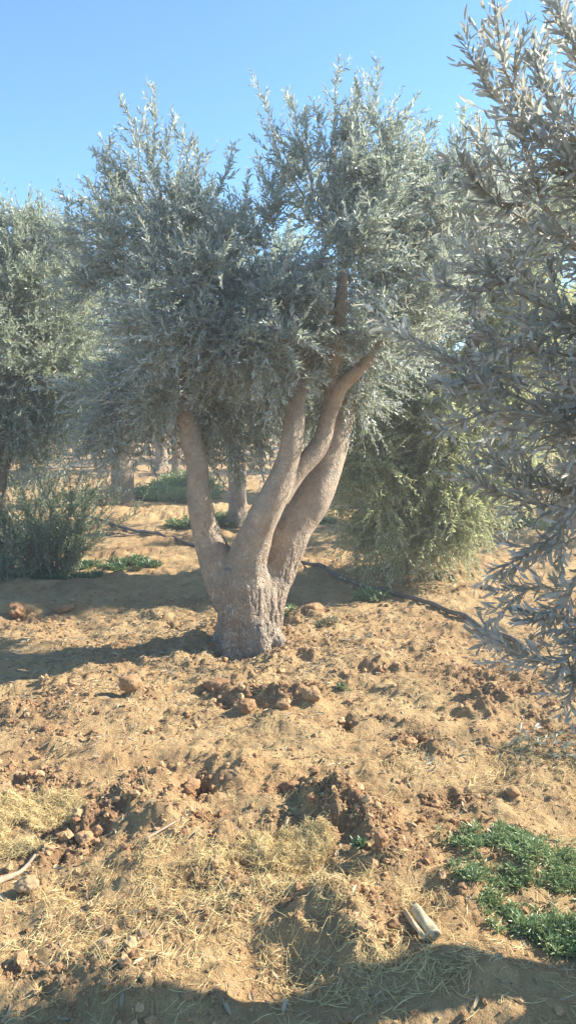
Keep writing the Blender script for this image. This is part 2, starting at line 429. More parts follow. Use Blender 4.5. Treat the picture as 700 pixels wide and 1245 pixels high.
def grow_crown(name, parent, limbs, blobs, leafmat, seed, n_major=40, n_twig=420, per=9, leafL=.058, leafW=.0125, step=.021,
               shootL=(.16, .40), leaders=(), hi=False, reject=None, zmin_attach=.9, droop=.0, origin=None, up=.55, gapn=.0, rsh=3, shell=.45, lo_limit=None):
    r = np.random.default_rng(seed)
    acc = Acc()
    pts, rr, tg = tube_limb_paths(limbs)
    m = pts[:, 2] > zmin_attach; pts, rr, tg = pts[m], rr[m], tg[m]
    cen = np.average(np.array(blobs)[:, :3], axis=0, weights=[b[3]*b[4]*b[5] for b in blobs])
    def attach(targets, rmax, kk, wander):
        nonlocal pts, rr, tg
        base = pts.copy()
        order = np.argsort([np.min(np.sum((base-t)**2, 1)) for t in targets])
        paths = []
        for j in order:
            t = targets[j]; v = t-pts; dist = np.linalg.norm(v, axis=1)
            cosb = np.sum(v*tg, 1)/np.maximum(dist, 1e-6)
            cost = dist*(1.25-.45*cosb)
            i = int(np.argmin(cost)); a = pts[i]
            if dist[i] < .05: continue
            path = bez(a, t, nrm(tg[i]*.6+v[i]/dist[i]*.5+np.array([0, 0, .15])), kk)
            path[1:-1] += r.normal(0, wander*dist[i], (kk-2, 3))
            r0 = min(rr[i]*.75, rmax, .004+.016*dist[i]); rad = np.linspace(r0, max(.0022, r0*.35), kk)
            if reject is not None and reject(path).sum() > 1: continue
            paths.append((path, rad))
            pts = np.concatenate([pts, path[1:]]); rr = np.concatenate([rr, rad[1:]])
            dd = nrm(np.gradient(path, axis=0)); tg = np.concatenate([tg, dd[1:]])
        return paths
    maj = attach(sample_blobs(blobs, n_major, seed+1, .1)*.9+cen*.1, .03, 8, .05)
    tt = sample_blobs(blobs, int(n_twig*1.5), seed+2, shell)
    if gapn > 0:
        nv = vn3(tt[:, 0]*2.6, tt[:, 1]*2.6, tt[:, 2]*2.6, seed)+.5
        tt = tt[nv > gapn]
    if lo_limit is not None: tt = tt[tt[:, 2] > lo_limit]
    tw = attach(tt[:n_twig], .009, 6, .04)
    for grp, sd in ((maj, 6), (tw, 4)):
        if grp:
            V, q = tubes_np(np.array([g_[0] for g_ in grp]), np.array([g_[1] for g_ in grp]), sd)
            acc.add(V, [q], 1, np.full(len(V), .5))
    # leaders: explicit long shoots (list of polylines of points)
    lb, ld, lp = [], [], []
    for ln in leaders:
        ln = np.array(ln); k = 9; t = np.linspace(0, 1, k)
        if len(ln) == 2: path = ln[0]*(1-t[:, None])+ln[1]*t[:, None]+np.sin(t*math.pi)[:, None]*r.normal(0, .03, 3)
        else:
            path = (1-t[:, None])**2*ln[0]+2*(t*(1-t))[:, None]*(2*ln[1]-.5*ln[0]-.5*ln[2])+t[:, None]**2*ln[2]
        tl = np.linalg.norm(path[-1]-path[0]); ph = r.uniform(0, 6.28, 3); path = path+(np.sin(t[:, None]*7+ph)-np.sin(ph))*tl*.022
        lp.append(path)
        tot = np.linalg.norm(np.diff(path, axis=0), axis=1).sum()
        for i in range(1, k-1):
            ns = 3 if hi else 2
            for _ in range(ns):
                dd = nrm(path[i+1]-path[i]); lb.append(path[i]+r.random()*(path[i+1]-path[i])); ld.append((nrm(dd+nrm(r.normal(0, 1, 3))*.75), tot*(1-i/k)))
    if lp:
        V, q = tubes_np(np.array(lp), np.array([np.linspace(.0065, .0016, 9)]*len(lp)), 5); acc.add(V, [q], 1, np.full(len(V), .5))
        # leaves directly along the tip two thirds
        b = np.array([p_[i] for p_ in lp for i in range(2, 8)]); e = np.array([p_[i+1] for p_ in lp for i in range(2, 8)])
        Ln = np.linalg.norm(e-b, axis=1)
        shoots(acc, b, e-b, Ln, np.zeros_like(b), leafL, leafW, step*1.1, hi, .0018, 0, reject, sides=rsh)
        b = np.array(lb); d = np.array([x[0] for x in ld]); Ln = np.clip(np.array([x[1] for x in ld])*(.5 if hi else .42), .09, .32)*r.uniform(.5, 1.25, len(b))
        shoots(acc, b, d, Ln, np.tile([0, 0, .15], (len(b), 1)), leafL, leafW, step, hi, .0016, .15, reject, sides=rsh)
    # shoots off the twigs
    bs, ds = [], []
    for path, rad in tw:
        k = len(path)
        for _ in range(per):
            u = r.uniform(.25, 1.0)*(k-1); i = min(int(u), k-2); f = u-i
            bs.append(path[i]*(1-f)+path[i+1]*f); ds.append(path[i+1]-path[i])
    b = np.array(bs); d = nrm(np.array(ds)); S = len(b)
    outw = nrm((b-cen)*np.array([1, 1, .6]))
    zrel = (b[:, 2]-cen[2])
    upv = np.clip(up+zrel*.35, -droop, 1.0)
    dd = d*.5+outw*.45+nrm(r.normal(0, 1, (S, 3)))*.95; dd[:, 2] += upv
    Ln = r.uniform(shootL[0], shootL[1], S)
    bend = r.normal(0, .22, (S, 3)); bend[:, 2] -= .08+droop*.42*np.clip(-zrel+.3, 0, 1)*r.uniform(0, 1.6, S)
    shoots(acc, b, dd, Ln, bend, leafL, leafW, step, hi, .0018, .1, reject, sides=rsh)
    o = acc.build(name, [leafmat, M_TWIG], parent, True, origin)
    print(name, 'verts', acc.n)
    return o

def tube_closed(C, Rr, sides=14):
    V, q = tubes_np(C[None], Rr[None], sides); k = len(C)
    V = np.concatenate([V, C[:1], C[-1:]]); n = k*sides
    a = np.arange(sides); b = (a+1) % sides
    t = np.concatenate([np.stack([b, a, np.full(sides, n)], 1), np.stack([(k-1)*sides+a, (k-1)*sides+b, np.full(sides, n+1)], 1)])
    return V, q, t
def smooth_path(l, sub=5):
    l = np.array(l, dtype=float); n = len(l); out = []
    for i in range(n-1):
        p0 = l[max(i-1, 0)]; p1 = l[i]; p2 = l[i+1]; p3 = l[min(i+2, n-1)]
        for t in np.linspace(0, 1, sub, endpoint=False):
            out.append(.5*((2*p1)+(-p0+p2)*t+(2*p0-5*p1+4*p2-p3)*t*t+(-p0+3*p1-3*p2+p3)*t**3))
    out.append(l[-1]); return np.array(out)

def build_wood(parent, parts, mat, voxel=.012, seed=0, rough_top=.9, amp=.010, origin=None):
    """parts: list of (name, [polylines of (x,y,z,r)]). One skin over everything, then cut into the named parts."""
    acc_v, q4, t3, n = [], [], [], 0; sk = []
    for pi, (nm, lines) in enumerate(parts):
        for ln in lines:
            c = smooth_path(ln); sk.append((pi, c))
            V, q, t = tube_closed(c[:, :3], c[:, 3]); acc_v.append(V); q4.append(q+n); t3.append(t+n); n += len(V)
    o = mesh_np('tmp', np.concatenate(acc_v), [np.concatenate(t3), np.concatenate(q4)], mat)
    md = o.modifiers.new('r', 'REMESH'); md.mode = 'VOXEL'; md.voxel_size = voxel
    ms = o.modifiers.new('s', 'SMOOTH'); ms.iterations = 14; ms.factor = .5
    dg = bpy.context.evaluated_depsgraph_get(); ev = o.evaluated_get(dg); me = ev.to_mesh()
    nv = len(me.vertices); V = np.empty(nv*3, np.float32); me.vertices.foreach_get('co', V); V = V.reshape(-1, 3).astype(float)
    Nn = np.empty(nv*3, np.float32); me.vertices.foreach_get('normal', Nn); Nn = Nn.reshape(-1, 3)
    Fq = np.array([list(p.vertices) for p in me.polygons if len(p.vertices) == 4])
    ev.to_mesh_clear(); bpy.data.objects.remove(o)
    # bark relief: lumps, fissured scales low down, smoother higher up
    z = V[:, 2]-V[:, 2].min()
    lo = np.clip((rough_top-z)/.75, 0, 1)*.75+.25
    th = vn3(V[:, 0]*9, V[:, 1]*9, V[:, 2]*4, seed); th = th+lo*.55*vn3(V[:, 0]*20, V[:, 1]*20, V[:, 2]*11, seed+9)
    fine = vn3(V[:, 0]*55, V[:, 1]*55, V[:, 2]*22, seed+3); fine2 = np.abs(vn3(V[:, 0]*38, V[:, 1]*38, V[:, 2]*13, seed+5))
    V = V+Nn*(th*amp*2.3+lo*(fine*amp*.8-np.clip(.12-fine2, 0, 1)*amp*11*lo))[:, None]
    # nearest skeleton -> part
    best = np.full(nv, 9e9); who = np.zeros(nv, int)
    for pi, c in sk:
        for i in range(len(c)):
            d = np.linalg.norm(V-c[i, :3], axis=1)-c[i, 3]
            m = d < best; best = np.where(m, d, best); who = np.where(m, pi, who)
    # shared vertex normals so the cuts do not show
    fn = np.cross(V[Fq[:, 2]]-V[Fq[:, 0]], V[Fq[:, 3]]-V[Fq[:, 1]]); vnm = np.zeros_like(V)
    for k in range(4): np.add.at(vnm, Fq[:, k], fn)
    vnm = nrm(vnm)
    fw = who[Fq[:, 0]]; objs = []
    for pi, (nm, lines) in enumerate(parts):
        f = Fq[fw == pi]
        if len(f) == 0: continue
        used, inv = np.unique(f.ravel(), return_inverse=True)
        ob = mesh_np(nm, V[used], [inv.reshape(-1, 4)], mat, parent, True, None, {'rough': lo[used]}, origin)
        ob.data.normals_split_custom_set_from_vertices([tuple(x) for x in vnm[used]])
        objs.append(ob)
    return objs

def px_limb(rows):
    out = []
    for (px, py, Y, r) in rows:
        p = P(px, py, Y); out.append((p[0], p[1], p[2], r*Y/F*(.88 if py < 680 else 1)))
    return out

# ------------------------------------------------------------------ main olive tree
z0 = GZ(TX, TY)
main = empty('olive_tree', (TX, TY, z0))
tag(main, 'large silvery olive tree with forked pale trunk in the middle of the clearing', 'tree')
Y0 = TY
trunk = [px_limb([(300, 812, Y0, 48), (300, 790, Y0, 41), (298, 765, Y0, 37), (297, 735, Y0, 36), (293, 708, Y0, 38), (290, 686, Y0, 34)])]
for (px, py, dY, r) in ((322, 818, -.22, 11), (278, 816, -.2, 10), (262, 803, -.02, 13), (310, 812, -.16, 14), (338, 806, -.04, 15), (283, 808, -.12, 10), (330, 800, .15, 14)):
    trunk.append(px_limb([(299+(px-299)*.3, 745, Y0+dY*.35, 18), (299+(px-299)*.85, 785, Y0+dY*.8, r+2), (px+(px-299)*.12, py+4, Y0+dY*1.2, r*.8)]))
# knotty buttress up the right side of the trunk
trunk.append(px_limb([(333, 800, Y0, 10), (330, 760, Y0-.03, 9), (328, 725, Y0-.03, 8), (336, 700, Y0+.05, 7), (344, 675, Y0+.1, 5)]))
limbL = [px_limb([(285, 735, Y0, 28), (272, 700, Y0, 27), (255, 662, Y0-.02, 21), (243, 610, Y0-.05, 17), (238, 565, Y0-.06, 15.5), (229, 525, Y0-.02, 13.5), (219, 480, Y0+.05, 11), (222, 420, Y0+.08, 9), (214, 350, Y0+.06, 7), (200, 280, Y0+.02, 4.5), (192, 210, Y0, 2.5)]),
         px_limb([(228, 520, Y0, 9), (205, 470, Y0+.1, 7), (170, 410, Y0+.2, 5), (140, 340, Y0+.25, 3)]),
         px_limb([(221, 440, Y0+.06, 7), (250, 380, Y0-.1, 5), (275, 300, Y0-.2, 3)])]
limbM = [px_limb([(298, 712, Y0-.03, 26), (301, 680, Y0-.08, 24), (314, 642, Y0-.12, 22), (334, 602, Y0-.15, 20), (349, 562, Y0-.15, 17), (357, 520, Y0-.12, 14.5), (362, 488, Y0-.06, 12), (368, 462, Y0, 10), (362, 415, Y0+.05, 8), (354, 365, Y0, 6), (346, 310, Y0-.02, 3)]),
         px_limb([(364, 475, Y0-.02, 8), (330, 420, Y0+.1, 6), (290, 360, Y0+.1, 4)])]
limbB = [px_limb([(338, 606, Y0-.08, 15), (362, 572, Y0-.02, 14), (388, 540, Y0+.04, 14.5), (399, 505, Y0+.06, 12), (416, 470, Y0+.04, 10.5), (442, 444, Y0, 9.5), (470, 405, Y0, 7.5), (500, 350, Y0+.05, 5.5), (520, 280, Y0+.05, 3)]),
         px_limb([(398, 510, Y0+.06, 10), (404, 460, Y0+.08, 10), (410, 410, Y0-.02, 11), (414, 370, Y0-.12, 10.5), (416, 335, Y0-.12, 9), (412, 270, Y0-.05, 6), (405, 180, Y0, 3)])]
limbR = [px_limb([(322, 770, Y0+.08, 20), (326, 730, Y0+.11, 22), (338, 690, Y0+.15, 25), (353, 650, Y0+.18, 26.5), (378, 608, Y0+.22, 26), (398, 566, Y0+.27, 23), (409, 525, Y0+.34, 19), (424, 480, Y0+.42, 15), (450, 420, Y0+.5, 11), (480, 340, Y0+.5, 7), (500, 250, Y0+.45, 4)])]
for (px, py, dY, r) in ((318, 795, -.20, 9), (292, 800, -.19, 8), (336, 780, -.08, 9), (345, 812, -.02, 12), (268, 790, -.12, 9), (326, 765, -.13, 7), (282, 750, -.17, 6), (258, 812, .02, 8)):
    trunk.append(px_limb([(px-2, py-8, Y0+dY, r*.7), (px, py, Y0+dY-.01, r), (px+1, py+9, Y0+dY, r*.8)]))
build_wood(main, [('trunk', trunk), ('limb', limbL), ('limb', limbM), ('limb', limbB), ('limb', limbR)], M_BARK, .009, 3, 1.15, .010, (TX, TY, z0))
front_lines = []
for ln, ymax in ((limbL[0], 515), (limbM[0], 478), (limbB[0], 440), (limbR[0], 530), (limbB[1], 0)):
    front_lines.append((smooth_path(ln, 8), ymax))
ftab = []
for i, (c, ymax) in enumerate(front_lines):
    for p in c:
        zc = p[2]; pyy = 622.5-F*((p[1]*math.sin(PITCH)+(p[2]-CAMZ)*math.cos(PITCH))/(p[1]*math.cos(PITCH)-(p[2]-CAMZ)*math.sin(PITCH)))
        if i == 4:
            if 335 < pyy < 392: ftab.append((*p[:3], p[3]+.0))
        elif pyy > ymax-25: ftab.append((*p[:3], (p[3]+.035)*min(1, max(.25, (pyy-ymax+30)/70))))
ftab = np.array(ftab)
def rej_main(pp):
    # nothing grows in front of the bare limbs (they have been pruned clean on the open side)
    out = np.zeros(len(pp), bool)
    for f in ftab:
        t = pp[:, 1]/f[1]
        dx = pp[:, 0]-f[0]*t; dz = pp[:, 2]-(CAMZ+(f[2]-CAMZ)*t)
        out |= (dx*dx+dz*dz < f[3]**2) & (pp[:, 1] < f[1]+.02)
    return out | (pp[:, 2] < 1.05)
def B(px, py, Y, rx, ry, rz): p = P(px, py, Y); return (p[0], p[1], p[2], rx, ry, rz)
main_blobs = [B(205, 385, Y0, .66, .70, .70), B(185, 285, Y0, .38, .45, .38), B(125, 310, Y0+.1, .22, .3, .26), B(252, 325, Y0, .33, .55, .38), B(318, 330, Y0+.1, .2, .4, .28), B(275, 470, Y0+.3, .42, .50, .50),
              B(165, 470, Y0+.15, .40, .45, .42), B(150, 525, Y0+.2, .22, .3, .20), B(280, 530, Y0+.35, .34, .35, .24), B(215, 470, Y0+.3, .4, .4, .4), B(480, 250, Y0+.1, .4, .45, .4), B(420, 500, Y0+.6, .25, .25, .2), B(215, 410, Y0-.42, .35, .22, .42), B(340, 415, Y0-.42, .32, .22, .36), B(425, 400, Y0-.42, .26, .2, .22), B(410, 290, Y0-.42, .25, .2, .25), B(260, 400, Y0-.45, .35, .2, .4), B(335, 415, Y0+.1, .45, .60, .42), B(385, 270, Y0, .38, .50, .50), B(440, 235, Y0, .28, .4, .38), B(430, 370, Y0+.1, .55, .65, .62),
              B(510, 310, Y0+.2, .48, .55, .60), B(395, 470, Y0+.45, .36, .40, .30), B(545, 265, Y0+.3, .32, .4, .35), B(580, 240, Y0+.6, .28, .35, .35), B(130, 545, Y0+.1, .2, .25, .15), B(470, 440, Y0+.3, .28, .4, .25)]
def LD(*a): return [P(*q) for q in a]
lead = [LD((205, 250, Y0), (175, 190, Y0), (150, 122, Y0)), LD((205, 260, Y0), (185, 180, Y0), (192, 102, Y0)), LD((180, 260, Y0), (150, 215, Y0-.1), (118, 186, Y0-.1)),
        LD((160, 300, Y0), (120, 270, Y0), (80, 238, Y0)), LD((230, 250, Y0), (228, 200, Y0), (222, 165, Y0)), LD((255, 250, Y0-.2), (272, 215, Y0-.2), (282, 178, Y0-.2)), 
        LD((370, 240, Y0), (340, 170, Y0-.1), (314, 102, Y0-.1)), LD((380, 220, Y0), (360, 160, Y0), (354, 118, Y0)), LD((400, 210, Y0), (402, 140, Y0), (412, 82, Y0)), LD((420, 220, Y0-.1), (445, 150, Y0), (462, 84, Y0)),
        LD((430, 230, Y0), (470, 170, Y0), (500, 140, Y0)), LD((400, 230, Y0), (390, 170, Y0), (385, 130, Y0)), LD((430, 210, Y0), (432, 150, Y0), (436, 108, Y0)), LD((500, 220, Y0), (512, 185, Y0), (520, 150, Y0)),
        LD((540, 220, Y0+.2), (560, 180, Y0+.2), (572, 148, Y0+.2)), LD((150, 330, Y0), (110, 310, Y0), (85, 292, Y0)), LD((210, 240, Y0), (205, 190, Y0), (212, 140, Y0)), 
        LD((225, 260, Y0), (240, 215, Y0), (238, 180, Y0)), LD((400, 200, Y0), (425, 150, Y0), (440, 95, Y0)), LD((380, 230, Y0-.1), (372, 170, Y0-.1), (370, 140, Y0-.1)), LD((460, 230, Y0), (480, 190, Y0), (482, 150, Y0)), LD((150, 290, Y0), (140, 230, Y0), (132, 170, Y0)), LD((190, 240, Y0-.1), (172, 190, Y0-.1), (176, 135, Y0-.1)), LD((285, 300, Y0), (298, 265, Y0), (300, 215, Y0)), LD((240, 520, Y0-.2), (236, 545, Y0-.25), (246, 580, Y0-.25)), LD((330, 470, Y0+.2), (322, 510, Y0+.2), (318, 560, Y0+.2)), LD((190, 500, Y0), (182, 530, Y0), (186, 572, Y0)), LD((385, 430, Y0-.2), (380, 455, Y0-.25), (390, 490, Y0-.3)), LD((150, 480, Y0), (122, 510, Y0), (112, 550, Y0)), LD((290, 520, Y0+.3), (285, 550, Y0+.3), (292, 590, Y0+.3))]
grow_crown('crown', main, limbL+limbM+limbB+limbR, main_blobs, LEAF_MAIN, 11, 60, 800, 9, .052, .0125, .020, (.15, .36), lead, False, rej_main, 1.35, .6, (TX, TY, z0), gapn=.33, lo_limit=1.22)

# ------------------------------------------------------------------ generic olive tree
def simple_limbs(x, y, h, r0, seed, lean=(0, 0), nl=3, fork=.8, spread=.75):
    r = np.random.default_rng(seed)
    base = np.array([x, y, -.08]); top = np.array([x+lean[0], y+lean[1], fork])
    trunk = [[(*(base), r0*1.35), (*(base*.8+top*.2), r0*1.02), (*(base*.5+top*.5), r0*.9), (*top, r0*.92)]]
    for a in range(4):
        th = a*1.57+r.uniform(0, 1); trunk.append([(x+.3*r0*math.cos(th), y+.3*r0*math.sin(th), .3, r0*.5), (x+1.25*r0*math.cos(th), y+1.25*r0*math.sin(th), -.03, r0*.35)])
    limbs = []
    for i in range(nl):
        th = 2*math.pi*i/nl+r.uniform(-.5, .5)+seed; s = spread*r.uniform(.7, 1.1)
        dx, dy = math.cos(th)*s, math.sin(th)*s
        pts = [(*(top*.85+base*.15), r0*.7)]
        for t, rr in ((.25, .58), (.5, .42), (.75, .28), (1.0, .12)):
            pts.append((top[0]+dx*t**.8+r.normal(0, .04), top[1]+dy*t**.8+r.normal(0, .04), fork+(h*.85-fork)*t, r0*rr))
        limbs.append([pts])
    return trunk, limbs
def olive(x, y, label, seed, h=4.0, r0=.16, blobs=None, leaf=LEAF_LEFT, bark=M_BARKD, n_twig=330, per=8, leafL=.062, leafW=.0145, step=.026, group=None, limbs=None,
          lean=(0, 0), fork=.8, voxel=.02, leaders=(), droop=.7, gapn=.25, rad=1.45, skirt=1.1, shell=.5, spread=.75, lo=.9):
    z = float(Hgt(np.array([x]), np.array([y]), fine=False)[0])
    t = empty('olive_tree', (x, y, z)); tag(t, label, 'tree', group)
    tr, lm = simple_limbs(x, y, h, r0, seed, lean, 3, fork, spread)
    def up(lines): return [[(a, b, c+z, d) for (a, b, c, d) in l] for l in lines]
    tr = up(tr); lm = [up(l) for l in lm]
    build_wood(t, [('trunk', tr)]+[('limb', l) for l in lm], bark, voxel, seed, .8, .012, (x, y, z))
    if blobs is None:
        r = np.random.default_rng(seed+50); cz = (h+skirt)/2
        blobs = [(x+lean[0], y+lean[1], z+cz, rad*.75, rad*.75, (h-skirt)*.42)]
        for i in range(9):
            a = r.uniform(0, 6.28); s = rad*r.uniform(.45, .75)
            blobs.append((x+lean[0]+math.cos(a)*s, y+lean[1]+math.sin(a)*s, z+cz+r.uniform(-.33, .36)*(h-skirt), rad*r.uniform(.3, .5), rad*r.uniform(.3, .5), rad*r.uniform(.3, .45)))
    if not leaders:
        r = np.random.default_rng(seed+90); leaders = []
        for i in range(10):
            a = r.uniform(0, 6.28); s = r.uniform(0, .7)*rad
            p = np.array([x+lean[0]+math.cos(a)*s, y+lean[1]+math.sin(a)*s, z+h*.80]); e = p+np.array([math.cos(a)*.2, math.sin(a)*.2, h*r.uniform(.14, .26)])
            leaders.append([p, (p+e)/2+r.normal(0, .04, 3), e])
    grow_crown('crown', t, [l for q in lm for l in q], blobs, leaf, seed, 24, n_twig, per, leafL, leafW, step, (.18, .45), leaders, False, None, fork*.9+z, droop, (x, y, z), gapn=gapn, shell=shell, lo_limit=z+lo)
    return t

# right-hand tree behind, its sunlit skirt hanging to the ground
rx_, ry_ = G(492, 697); ry_ += .1
Yr = ry_
rb = [B(650, 270, Yr, .55, .5, .45), B(560, 400, Yr, .90, .7, .85), B(520, 520, Yr-.2, .80, .7, .60), B(460, 590, Yr-.7, .40, .35, .45), B(500, 645, Yr-.8, .5, .25, .25), B(432, 540, Yr-.5, .24, .3, .35), B(540, 600, Yr-.8, .5, .25, .38), B(510, 520, Yr-.7, .5, .3, .4), B(560, 590, Yr-.25, .45, .4, .35), B(545, 290, Yr, .75, .6, .62), B(630, 420, Yr+.1, .4, .4, .5),
      B(610, 310, Yr+.1, .45, .5, .5), B(450, 480, Yr-.1, .36, .4, .5), B(600, 530, Yr-.1, .5, .5, .4)]
rl = [LD((470, 600, Yr-.3), (445, 640, Yr-.4), (430, 690, Yr-.4)), LD((500, 600, Yr-.4), (470, 650, Yr-.45), (455, 688, Yr-.5)), LD((540, 600, Yr-.4), (535, 650, Yr-.45), (545, 690, Yr-.5)),
      LD((560, 600, Yr-.3), (575, 640, Yr-.35), (570, 680, Yr-.35)), LD((450, 560, Yr-.2), (425, 590, Yr-.3), (412, 640, Yr-.3)), LD((600, 560, Yr-.3), (618, 600, Yr-.3), (612, 650, Yr-.3)),
      LD((520, 240, Yr), (512, 190, Yr), (508, 150, Yr)), LD((560, 240, Yr), (570, 180, Yr), (560, 130, Yr)), LD((600, 240, Yr), (612, 190, Yr), (625, 150, Yr)), LD((510, 600, Yr-.4), (505, 640, Yr-.5), (515, 676, Yr-.5))]
olive(rx_, ry_, 'sunlit yellow green olive tree behind on the right, its skirt hanging to the soil', 21, 4.2, .19, rb, LEAF_RIGHT, M_BARKD, 1150, 9, .062, .0155, .023, leaders=rl, lean=(.25, 0), fork=.75, voxel=.014, droop=.75, gapn=.30, lo=.25)

# left-hand tree with basal suckers
lx_, ly_ = G(-6, 698); Yl = ly_
lb = [B(88, 490, Yl+.1, .30, .4, .38), B(0, 420, Yl, .85, .85, .80), B(50, 360, Yl, .50, .55, .55), B(70, 460, Yl-.1, .45, .5, .50), B(-60, 360, Yl, .8, .8, .8), B(20, 320, Yl, .40, .45, .40), B(-40, 500, Yl-.1, .8, .7, .45), B(40, 530, Yl-.1, .45, .45, .28)]
ll = [LD((20, 330, Yl), (25, 290, Yl), (18, 255, Yl)), LD((50, 320, Yl), (52, 280, Yl), (50, 240, Yl)), LD((70, 350, Yl), (85, 310, Yl), (92, 285, Yl)), LD((0, 330, Yl), (-5, 300, Yl), (2, 262, Yl)), LD((40, 340, Yl), (70, 300, Yl), (68, 262, Yl))]
olive(lx_, ly_, 'grey green olive tree cut by the left edge, suckers round its dark trunk', 31, 3.8, .17, lb, LEAF_LEFT, M_BARKD, 760, 9, .062, .0150, .024, leaders=ll, fork=1.0, voxel=.016, gapn=.22, lo=1.0)

# rows behind (mid distance), each built from one of three masters
def tree_copy(src, x, y, rz, s, label, group=None):
    c = src.copy(); COL.objects.link(c); c.location = (x, y, float(Hgt(np.array([x]), np.array([y]), fine=False)[0])); c.rotation_euler = (0, 0, rz); c.scale = (s, s, s); c['label'] = label
    if group: c['group'] = group
    elif 'group' in c: del c['group']
    for ch in src.children:
        d = ch.copy(); COL.objects.link(d); d.parent = c
    return c
ax, ay = G(148, 613)
mA = olive(ax, ay, 'olive tree behind with a twin stemmed brown trunk over bright green weeds', 41, 4.1, .24, None, LEAF_LEFT, M_BARK, 420, 8, .075, .019, .030, lean=(.05, 0), fork=.9, voxel=.025, rad=1.9, skirt=1.35, lo=1.15, group=None)
bx_, by_ = G(289, 642)
mB = olive(bx_, by_, 'olive tree with a slim pale trunk seen between the left and middle limbs', 47, 4.2, .15, None, LEAF_LEFT, M_BARK, 400, 8, .072, .018, .030, lean=(0, 0), fork=1.1, voxel=.022, rad=1.7, skirt=1.35, lo=1.1)
cx_, cy_ = G(640, 640)
mC = olive(cx_+.6, cy_, 'dark bushy olive tree low behind on the right', 53, 3.9, .18, None, LEAF_RIGHT, M_BARKD, 420, 8, .072, .018, .030, fork=.8, voxel=.022, rad=1.8, skirt=.6, lo=.45)
k = 0
GRP = 'olive trees in the far rows'
r_ = np.random.default_rng(5)
spots = [(G(62, 563), 'far olive tree whose trunk catches the sun past the left tree'), (G(215, 585), None), (G(405, 600), None), (G(690, 600), None)]
far = []
for (xy, lab) in spots: far.append((xy[0], xy[1], lab))
for row, yy in enumerate((19.5, 25, 31, 38, 46, 56, 68)):
    n = int(yy*.40/5.2)+2
    for i in range(-n, n+1):
        xx = i*5.2+1.2+row*.4+r_.normal(0, .3)
        if abs(xx) > yy*.42+3: continue
        if any((xx-f[0])**2+(yy-f[1])**2 < 9 for f in far) or (xx-ax)**2+(yy-ay)**2 < 9: continue
        far.append((xx, yy+r_.normal(0, .3), None))
# neighbours outside the frame whose shade falls in it or that close the view from a step aside
for (xx, yy, lab) in far:
    src = (mA, mB, mC)[k % 3]; k += 1
    tree_copy(src, xx, yy, r_.uniform(0, 6.28), r_.uniform(.9, 1.12), lab or 'olive tree of the far rows, half hidden behind the nearer crowns', None if lab else GRP)

# ------------------------------------------------------------------ foreground tree at the right edge
fx, fy = 2.1, 2.35
fz = GZ(fx, fy)
fore = empty('olive_tree', (fx, fy, fz)); tag(fore, 'near olive tree at the right edge, its leafy sprays reaching in close to the viewer', 'tree')
tr, lm = simple_limbs(fx, fy, 3.4, .16, 61, (0, 0), 4, .75, .9)
tr = [[(a, b, c+fz, d) for (a, b, c, d) in l] for l in tr]; lm = [[[(a, b, c+fz, d) for (a, b, c, d) in l] for l in q] for q in lm]
build_wood(fore, [('trunk', tr)]+[('limb', l) for l in lm], M_BARKD, .016, 61, .8, .012, (fx, fy, fz))
fb = [(1.65, 2.22, 2.1, .75, .40, .70), (1.15, 2.3, 2.15, .40, .30, .45), (1.05, 2.25, 1.75, .36, .30, .32), (1.5, 2.3, 2.65, .40, .35, .30), (2.2, 2.2, 1.85, .5, .35, .35), (.95, 2.1, 1.95, .22, .25, .30), (.9, 2.1, 2.25, .2, .2, .3), (1.0, 2.15, 1.6, .25, .25, .2), (1.02, 2.2, 2.4, .18, .25, .22), (1.15, 2.2, 1.35, .24, .25, .2), (2.3, 2.1, 2.2, .5, .4, .6)]
fl = [LD((640, 330, 2.2), (590, 350, 2.15), (530, 345, 2.1)), LD((660, 500, 2.2), (600, 470, 2.15), (545, 470, 2.1)), LD((640, 250, 2.2), (600, 240, 2.15), (560, 200, 2.1)), LD((700, 190, 2.1), (632, 110, 2.05), (600, 2, 2.05)), LD((700, 300, 2.1), (630, 190, 2.05), (572, 62, 2.0)), LD((700, 200, 2.2), (665, 120, 2.2), (650, 60, 2.2)), LD((740, 330, 2.3), (640, 270, 2.2), (590, 190, 2.2)),
      LD((640, 470, 2.3), (560, 440, 2.2), (462, 395, 2.15)), LD((740, 420, 2.2), (640, 360, 2.2), (560, 300, 2.2)), LD((740, 520, 2.2), (640, 500, 2.1), (545, 520, 2.1)), LD((740, 600, 2.2), (660, 590, 2.1), (600, 560, 2.1)),
      LD((740, 560, 2.0), (680, 640, 2.0), (610, 690, 1.95)), LD((740, 640, 2.0), (690, 720, 2.0), (640, 760, 1.95)), LD((760, 700, 2.0), (690, 790, 1.9), (590, 775, 1.9)), LD((760, 720, 2.0), (720, 790, 1.9), (690, 850, 1.85)),
      LD((690, 620, 2.1), (620, 600, 2.1), (560, 570, 2.1)), LD((740, 440, 2.3), (650, 430, 2.2), (580, 400, 2.2)), LD((720, 120, 2.0), (690, 60, 2.0), (680, 10, 2.0)), LD((740, 260, 2.0), (690, 200, 2.0), (640, 150, 2.0)),
      LD((690, 740, 2.3), (640, 720, 2.3), (585, 790, 2.3))]
grow_crown('crown', fore, [l for q in lm for l in q], fb, LEAF_NEAR, 67, 40, 400, 7, .047, .0110, .021, (.15, .36), fl, True, None, .9, .5, (fx, fy, fz), gapn=.40, lo_limit=.95)

